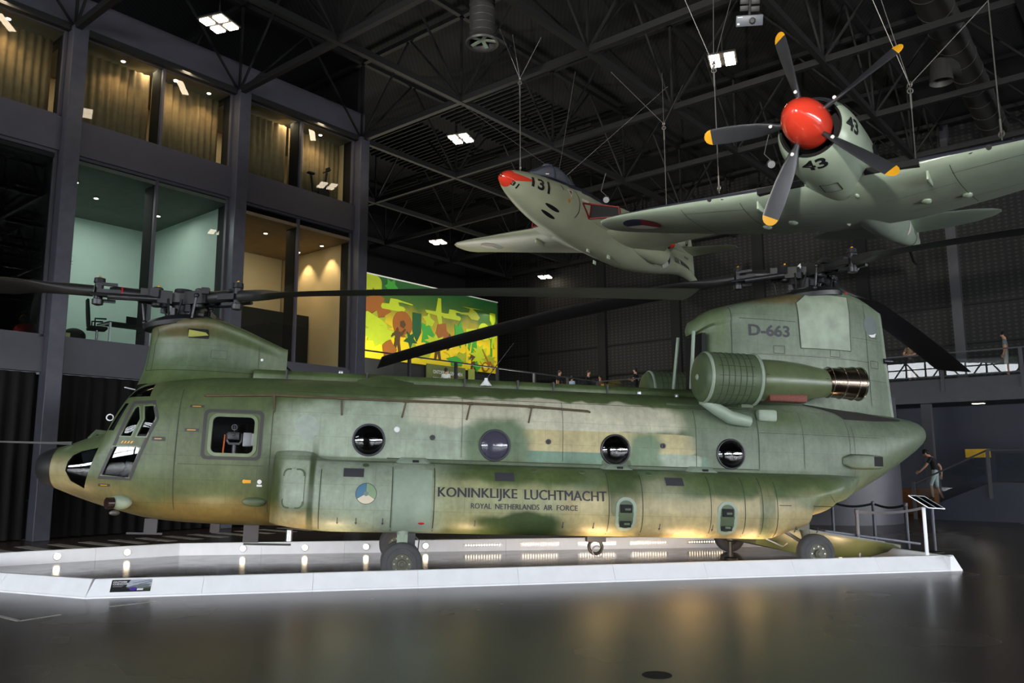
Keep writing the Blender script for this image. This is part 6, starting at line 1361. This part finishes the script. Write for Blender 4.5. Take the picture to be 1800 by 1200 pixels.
sg1 = B().box((30.55, 29.80, 6.0), (2.9, .06, 1.95)).build('information_board', mat('olive_sign_board', (98, 104, 52), .6, 0, .08)); tag(sg1, 'olive sign board with white lettering below the mural', 'sign')
for i, (tx, z) in enumerate((('ONTDEK DE GEHEIMEN', 6.50), ('VAN DE VLIEGBASIS', 6.15))):
    vs, fs = text2d(tx, .19, 2.2 - .22 * i, 0, .01); mb = B().add([(29.55 + p.x, 29.75, z + p.y) for p in vs], fs); mb.build('lettering', M['offwhite'], sg1, fix=False, smooth=0)
sg2 = B().box((32.5, 29.80, 6.0), (.5, .06, 1.95)).build('information_board', mat('lime_sign_board', (150, 156, 70), .6, 0, .08)); tag(sg2, 'narrow lime sign board with a pale emblem, right of the olive one', 'sign')
B().box((32.5, 29.76, 6.1), (.3, .02, .36)).build('sign_emblem', mat('sign_emblem', (170, 190, 190), .6, 0, .05), sg2, smooth=0)

# ================================================================ people
SK = mat('skin', (198, 150, 122), .6, 0, .05); HR = mat('dark_hair', (30, 24, 22), .7, 0, .15, 20); HRB = mat('brown_hair', (92, 62, 40), .7, 0, .15, 20)
cloth = {}
def cl(c):
    if c not in cloth: cloth[c] = mat('cloth_%d' % len(cloth), c, .85, 0, .1, 12)
    return cloth[c]
def person(lab, loc, face, shirt, legs, hair=HR, pose=None, h=1.75, long_legs=False, hair_long=False, shoe=(60, 58, 58), sleeve=.5, bow=0):
    """feet at loc, face = heading in radians; pose overrides joint positions in metres for a 1.75 m figure"""
    J = dict(pel=(0, 0, .95), wai=(0, 0, 1.10), che=(.01, 0, 1.32), nek=(.0, 0, 1.47), hd0=(.02, 0, 1.56), hd1=(.03, 0, 1.67),
             shl=(0, .17, 1.42), ell=(-.02, .22, 1.14), wrl=(.06, .22, .90), hnl=(.09, .21, .82), shr=(0, -.17, 1.42), elr=(-.02, -.22, 1.14), wrr=(.06, -.22, .90), hnr=(.09, -.21, .82),
             hil=(0, .09, .92), knl=(.02, .10, .50), anl=(-.02, .10, .09), tol=(.14, .11, .04), hir=(0, -.09, .92), knr=(.02, -.10, .50), anr=(-.02, -.10, .09), tor=(.14, -.11, .04))
    J.update(pose or {}); k = h / 1.75
    names = list(J); E_ = [('pel', 'wai'), ('wai', 'che'), ('che', 'nek'), ('nek', 'hd0'), ('hd0', 'hd1')]
    for s_ in 'lr': E_ += [('che', 'sh' + s_), ('sh' + s_, 'el' + s_), ('el' + s_, 'wr' + s_), ('wr' + s_, 'hn' + s_), ('pel', 'hi' + s_), ('hi' + s_, 'kn' + s_), ('kn' + s_, 'an' + s_), ('an' + s_, 'to' + s_)]
    rad = dict(pel=.125, wai=.115, che=.135, nek=.055, hd0=.075, hd1=.082, sh=.062, el=.042, wr=.030, hn=.034, hi=.085, kn=.058, an=.040, to=.034)
    me = bpy.data.meshes.new('body'); me.from_pydata([J[n] for n in names], [(names.index(a), names.index(b)) for a, b in E_], []); ob = bpy.data.objects.new('body', me); COL.objects.link(ob)
    sk = ob.modifiers.new('s', 'SKIN'); ss = ob.modifiers.new('u', 'SUBSURF'); ss.levels = 2; ss.render_levels = 2
    for i, n in enumerate(names):
        r_ = rad.get(n, rad.get(n[:2], .05)); v = me.skin_vertices[0].data[i]; v.radius = (r_, r_ * (1.25 if n in ('pel', 'wai', 'che') else 1)) if 0 else (r_, r_); v.use_root = (n == 'pel')
    bpy.context.view_layer.update(); m2 = bpy.data.meshes.new_from_object(ob.evaluated_get(bpy.context.evaluated_depsgraph_get())); bpy.data.objects.remove(ob)
    ba = MB(); ba.v = [v.co.copy() for v in m2.vertices]; ba.f = [tuple(p.vertices) for p in m2.polygons]; ba.mi = [0] * len(ba.f)
    for v in ba.v:                                   # wider than deep trunk
        if .88 < v.z < 1.46 and abs(v.y) < .2 and not pose: v.y *= 1.18; v.x *= .86
    hc = Vector(J['hd1']); hx = Vector((1, 0, 0)); hup = (hc - Vector(J['hd0'])).normalized(); hx = (hx - hup * hx.dot(hup)).normalized(); hy = hup.cross(hx)
    def hp(a, b, c): return hc + hx * a + hy * b + hup * c
    def hball(c, r, sc, n=12, m=8):
        rings = []
        for i in range(m + 1):
            t_ = math.pi * i / m; q = max(math.sin(t_), .002); rings.append([hp(c[0] + r * sc[0] * q * math.cos(a), c[1] + r * sc[1] * q * math.sin(a), c[2] - r * sc[2] * math.cos(t_)) for a in (2 * math.pi * j / n for j in range(n))])
        return rings
    ba.loft(hball((0, 0, -.01), .10, (.98, .80, 1.18)))
    ba.loft(hball((.098, 0, -.025), .016, (1.2, .8, 1.6), 8, 6)); ba.loft(hball((0, .080, -.015), .022, (.8, .4, 1.3), 8, 6)); ba.loft(hball((0, -.080, -.015), .022, (.8, .4, 1.3), 8, 6))
    for sg in (1, -1): ba.loft(hball((.086, .032 * sg, .008), .010, (.8, 1.2, .8), 8, 6), mi=3)
    ba.loft(hball((.088, 0, -.062), .012, (.7, 1.8, .5), 8, 6), mi=4)
    # five fingers on each hand
    for s_ in 'lr':
        w0, h0 = Vector(J['wr' + s_]), Vector(J['hn' + s_]); d = (h0 - w0).normalized(); sd = d.cross(Vector((0, 1, 0)))
        sd = sd.normalized() if sd.length > .1 else Vector((1, 0, 0)); ins = d.cross(sd)
        for q in range(4): ba.tube([h0 + sd * (.026 - .017 * q), h0 + sd * (.03 - .02 * q) + d * .045, h0 + sd * (.03 - .02 * q) + d * (.075 + .008 * (q in (1, 2))) + ins * .02], [.010, .009, .007], 6)
        ba.tube([w0.lerp(h0, .5) + sd * .03, w0.lerp(h0, .9) + sd * .052, h0 + sd * .05 + d * .03], [.012, .011, .008], 6)
    # clothes by region
    arm = lambda s_: (Vector(J['sh' + s_]), Vector(J['el' + s_]), Vector(J['wr' + s_]))
    def dseg(p, a, b):
        d = b - a; t_ = max(0, min(1, (p - a).dot(d) / d.length_squared)); return (p - a - d * t_).length, t_
    bones = [(a, b) for a, b in E_]
    for i, f_ in enumerate(ba.f):
        if ba.mi[i]: continue
        c_ = sum((ba.v[j] for j in f_), Vector()) / len(f_); best = min(((dseg(c_, Vector(J[a]), Vector(J[b])), a, b) for a, b in bones), key=lambda q: q[0][0]); (dd, t_), a, b = best
        if a in ('pel', 'wai', 'che') and b in ('wai', 'che', 'nek', 'shl', 'shr'): ba.mi[i] = 1 if not (b == 'nek' and t_ > .75) else 0
        elif a[:2] == 'sh': ba.mi[i] = 1 if t_ < sleeve * 1.2 else 0
        elif a[:2] == 'el': ba.mi[i] = 1 if sleeve > 1 else 0
        elif (a == 'pel' and b[:2] == 'hi') or (a[:2] == 'hi'): ba.mi[i] = 2
        elif a[:2] == 'kn': ba.mi[i] = 2 if (long_legs or t_ < .06) else 0
        elif a[:2] == 'an': ba.mi[i] = 5
    root = thing('person', lab, 'person', loc, (0, 0, face)); root.scale = (k, k, k)
    ba.build('body', [SK, cl(shirt), cl(legs), M['ink'], mat('lips', (160, 96, 84), .5, 0, 0), cl(shoe)], root, smooth=60)
    hb_ = MB(); hb_.loft([[p for p in r_] for r_ in hball((-.016, 0, .014), .108, (.98, .86, 1.14), 14, 9)][4:], cap=True)
    hb_.loft(hball((-.05, 0, -.02), .085, (.8, .98, 1.1), 12, 8))
    if hair_long: hb_.loft(hball((-.05, 0, -.13), .09, (.6, 1.05, 1.7), 12, 8))
    hb_.build('hair', hair, root, smooth=70); return root
face_l = math.atan2(-fn.y, -fn.x)                    # towards the facade
person('person in black T-shirt and white shorts walking down the dark blue stairs', W(30.25, -6.72, .53), face_l, (30, 30, 32), (190, 200, 196), pose=dict(che=(.07, 0, 1.32), nek=(.13, 0, 1.46), hd0=(.19, 0, 1.52), hd1=(.25, 0, 1.60), shl=(.08, .17, 1.41), shr=(.07, -.17, 1.41), ell=(.22, .24, 1.18), wrl=(.40, .26, 1.00), hnl=(.47, .26, .96), elr=(-.12, -.22, 1.14), wrr=(-.14, -.22, .90), hnr=(-.12, -.22, .81), knl=(.14, .10, .56), anl=(.10, .10, .16), tol=(.25, .11, .08), knr=(.00, -.10, .50), anr=(-.16, -.10, .12), tor=(-.03, -.11, .06)), h=1.76)
def on_deck(px, py, hh, lab, facing, *a, **kw):
    c = at_z(px, py, 5.0 + hh - .08); return person(lab, (c.x, c.y, 5.0), facing, *a, h=hh, **kw)
toward = math.atan2(-fd.y, -fd.x)
arms_rail = dict(ell=(.16, .24, 1.16), wrl=(.36, .12, 1.10), hnl=(.42, .06, 1.08), elr=(.16, -.24, 1.16), wrr=(.36, -.12, 1.12), hnr=(.42, -.05, 1.11), che=(.05, 0, 1.32), nek=(.07, 0, 1.46), hd0=(.09, 0, 1.55), hd1=(.12, 0, 1.66))
person('person with long brown hair in a beige top leaning on the gallery railing', W(35.1, -8.35, 5.0), toward, (120, 96, 72), (60, 56, 60), HRB, arms_rail, h=1.66, hair_long=True)
person('person in a patterned pale top walking on the gallery at the far right', W(35.4, -5.1, 5.0), face_l, (112, 122, 126), (168, 160, 150), HR, None, h=1.68)
on_deck(784, 650, 1.72, 'person with short dark hair and a white shirt seen from behind, under the olive sign', math.atan2(fd.y, fd.x) + .6, (226, 230, 236), (40, 40, 44))
on_deck(983, 655, 1.72, 'person in a black shirt on the gallery, leftmost of the group above the fuselage', face_l + math.pi, (26, 26, 28), (40, 40, 44))
on_deck(1005, 664, 1.55, 'person in a light blue shirt on the gallery with their back turned', math.atan2(fd.y, fd.x), (176, 192, 220), (60, 60, 70))
on_deck(1034, 655, 1.74, 'person in a black jumper on the gallery, beside the one in light blue', face_l + math.pi, (24, 24, 27), (44, 46, 56), sleeve=1.2)
on_deck(1055, 664, 1.52, 'person in a dark red shirt on the gallery, between two in black', toward, (92, 34, 34), (40, 40, 44))
on_deck(1117, 650, 1.80, 'person in a black T-shirt with a bent arm on the gallery near the engine intake', face_l, (22, 22, 24), (30, 30, 34), pose=dict(ell=(.0, .25, 1.16), wrl=(.22, .2, 1.18), hnl=(.30, .17, 1.2), elr=(-.02, -.25, 1.16), wrr=(.2, -.2, 1.14), hnr=(.28, -.17, 1.15)))
# ================================================================ office furniture behind the glass
def office_chair(loc, rz):
    o = thing('office_chair', 'black high-backed office chair behind the glass of the mint office', 'chair', loc, (0, 0, rz))
    MB().box((0, 0, .50), (.48, .5, .09)).build('seat', M['black'], o, bevel=.03); MB().loft([[(-.22 + x, y * wd_, z) for x, y in ((0, -.23), (.05, -.23), (.05, .23), (0, .23))] for x_, wd_, z in ((0, 1, .55),) for x in (0,)] if 0 else [[Vector((-.24 - .10 * (z - .55) + x, y * q, z)) for x, y in ((0, -.24), (.05, -.2), (.05, .2), (0, .24))] for z, q in ((.55, .9), (.75, 1), (1.0, .95), (1.3, .7))]).build('backrest', M['black'], o, bevel=0)
    for s_ in (1, -1): MB().tube([(-.1, .27 * s_, .52), (-.1, .28 * s_, .74), (.18, .28 * s_, .75)], .025, 8).build('armrest', M['black'], o)
    MB().lathe([(.08, .03), (.46, .03)], n=10).build('gas_lift', M['alu'], o); bs = MB()
    for k in range(5): t_ = 2 * math.pi * k / 5; bs.bar((0, 0, .1), (.3 * math.cos(t_), .3 * math.sin(t_), .06), .05, .04); bs.ball((.3 * math.cos(t_), .3 * math.sin(t_), .03), .03, 8, 6)
    bs.build('star_base', M['alu'], o)
office_chair(W(9.9, -(YF + .95), 5.12), FY + R(-15))
o = thing('desk', 'dark office desk with a white leg frame behind the glass', 'desk', W(11.0, -(YF + 1.3), 5.12), (0, 0, FY)); MB().box((0, 0, .74), (1.6, .8, .03)).build('desktop', M['dark'], o, smooth=0)
for x in (-.76, .76): MB().bar((x, -.38, 0), (x, -.38, .72), .05).bar((x, .38, 0), (x, .38, .72), .05).bar((x, -.4, .70), (x, .4, .70), .05).build('leg_frame', M['white'], o, smooth=0)
MB().box((.2, .2, .9), (.5, .04, .32)).bar((.2, .2, .75), (.2, .2, .9), .05).build('monitor', M['black'], o, smooth=0)
o = MB().ball((0, 0, .22), .3, 20, 10, sc=(1, 1, .75)).build('pouf', M['black']); o.location = W(9.32, -(YF + 1.0), 5.12); tag(o, 'round black pouf on the office floor beside the chair', 'pouf')
o = MB().box((0, 0, .12), (.42, .3, .24)).build('cardboard_box', mat('beige_box', (190, 180, 130), .8, 0, .05), bevel=.01); o.location = W(8.86, -(YF + .75), 5.12); o.rotation_euler = (0, 0, FY); tag(o, 'small beige box on the office floor by the column', 'box')
o = MB().box((0, 0, 1.05), (.25, .05, 2.1)).build('white_cabinet_panel', M['white'], smooth=0); o.location = W(8.86, -(YF + 1.6), 5.12); o.rotation_euler = (0, 0, FY); tag(o, 'tall narrow white panel at the left end of the mint office', 'panel')
o = thing('potted_plant', 'small green plant hanging high at the left end of the mint office', 'plant', W(8.95, -(YF + 1.2), 7.4)); lf = MB(); rq = random.Random(3)
for k in range(60):
    a_, b_ = rq.random() * 6.28, rq.random(); p = Vector((.22 * b_ * math.cos(a_), .22 * b_ * math.sin(a_), -.15 + .4 * rq.random())); q = p + Vector((.08 * math.cos(a_), .08 * math.sin(a_), .05 - .1 * rq.random())); lf.bar(p, q, .04, .004)
lf.build('foliage', mat('leaf_green', (40, 92, 44), .6, 0, .2, 20), o, smooth=0); MB().lathe([(-.25, .09), (-.05, .12)], n=14).tube([(0, 0, -.05), (0, 0, 2.3)], .006, 5).build('pot', M['dark'], o)
o = thing('exercise_bike', 'exercise bike standing before the sand curtain in the top right window', 'exercise bike', W(16.9, -(YF + .62), 11.08), (0, 0, FY)); MB().lathe([(-.05, .24), (.05, .24)], (.3, 0, .32), (0, 1, 0), 24).build('flywheel', M['dark'], o)
MB().bar((-.4, 0, .05), (.5, 0, .05), .06).bar((-.1, 0, .1), (-.25, 0, .85), .06).bar((.3, 0, .3), (.42, 0, 1.1), .06).bar((-.15, 0, .3), (.35, 0, .35), .06).build('frame', M['dark'], o, smooth=0); MB().box((-.26, 0, .9), (.26, .16, .07)).build('saddle', M['black'], o, bevel=.02); MB().tube([(.42, -.22, 1.15), (.42, .22, 1.15)], .02, 8).box((.46, 0, 1.22), (.06, .2, .14)).build('handlebar', M['black'], o)
for k, (s_, y_) in enumerate(((36.4, 21.2), (36.6, 18.9))):
    o = thing('cafe_table', ('small table with cups on the gallery, left one of two', 'small table with cups on the gallery, right one of two')[k], 'table', W(s_, -y_, 5.0), group='tables on the gallery'); MB().lathe([(.72, .4), (.75, .4)], n=24).build('tabletop', M['wall_cream'], o); MB().lathe([(0, .22), (.02, .22), (.04, .03), (.72, .03)], n=16).build('pedestal', M['dark'], o)

# unseen fill lamps added to brighten the aircraft, the far roof and the gallery
for k, (p_, aim_, pw_) in enumerate((((-9.5, -3.4, 5.0), (.5, 18.5, 10.6), AIRCRAFT_FILL), ((-2.0, -3.4, 5.0), (6.5, 15.5, 10.2), AIRCRAFT_FILL * .8))):
    o = thing('floodlight', ('floodlight on the gallery behind the photographer, left one', 'floodlight on the gallery behind the photographer, right one')[k], 'lamp', p_)
    MB().bar((0, 0, 0), (0, 0, .35), .06).box((0, 0, .02), (.4, .4, .04)).box((0, -.1, .45), (.5, .2, .35)).build('housing', M['black'], o, smooth=0)
    l = bpy.data.lights.new('floodlight_lamp', 'SPOT'); l.energy = pw_; l.color = (1, .97, .90); l.spot_size = R(34); l.spot_blend = 1; l.shadow_soft_size = .2
    lo = bpy.data.objects.new('floodlight_lamp', l); COL.objects.link(lo); lo.location = Vector(p_) + Vector((0, .1, .47)); lo.rotation_euler = (Vector(aim_) - lo.location).to_track_quat('-Z', 'Y').to_euler()
arealight('gallery_uplight', W(26, -26.5, 5.3), (0, 0, 1), 8, 2, 500, (1, .97, .85))  # unseen fill added to brighten the far trusses from below
arealight('gallery_light', W(33.5, -26.5, 10.2), (0, 0, -1), 5, 5, 200, (1, .95, .85))  # added fill so the sign board and people on the gallery show
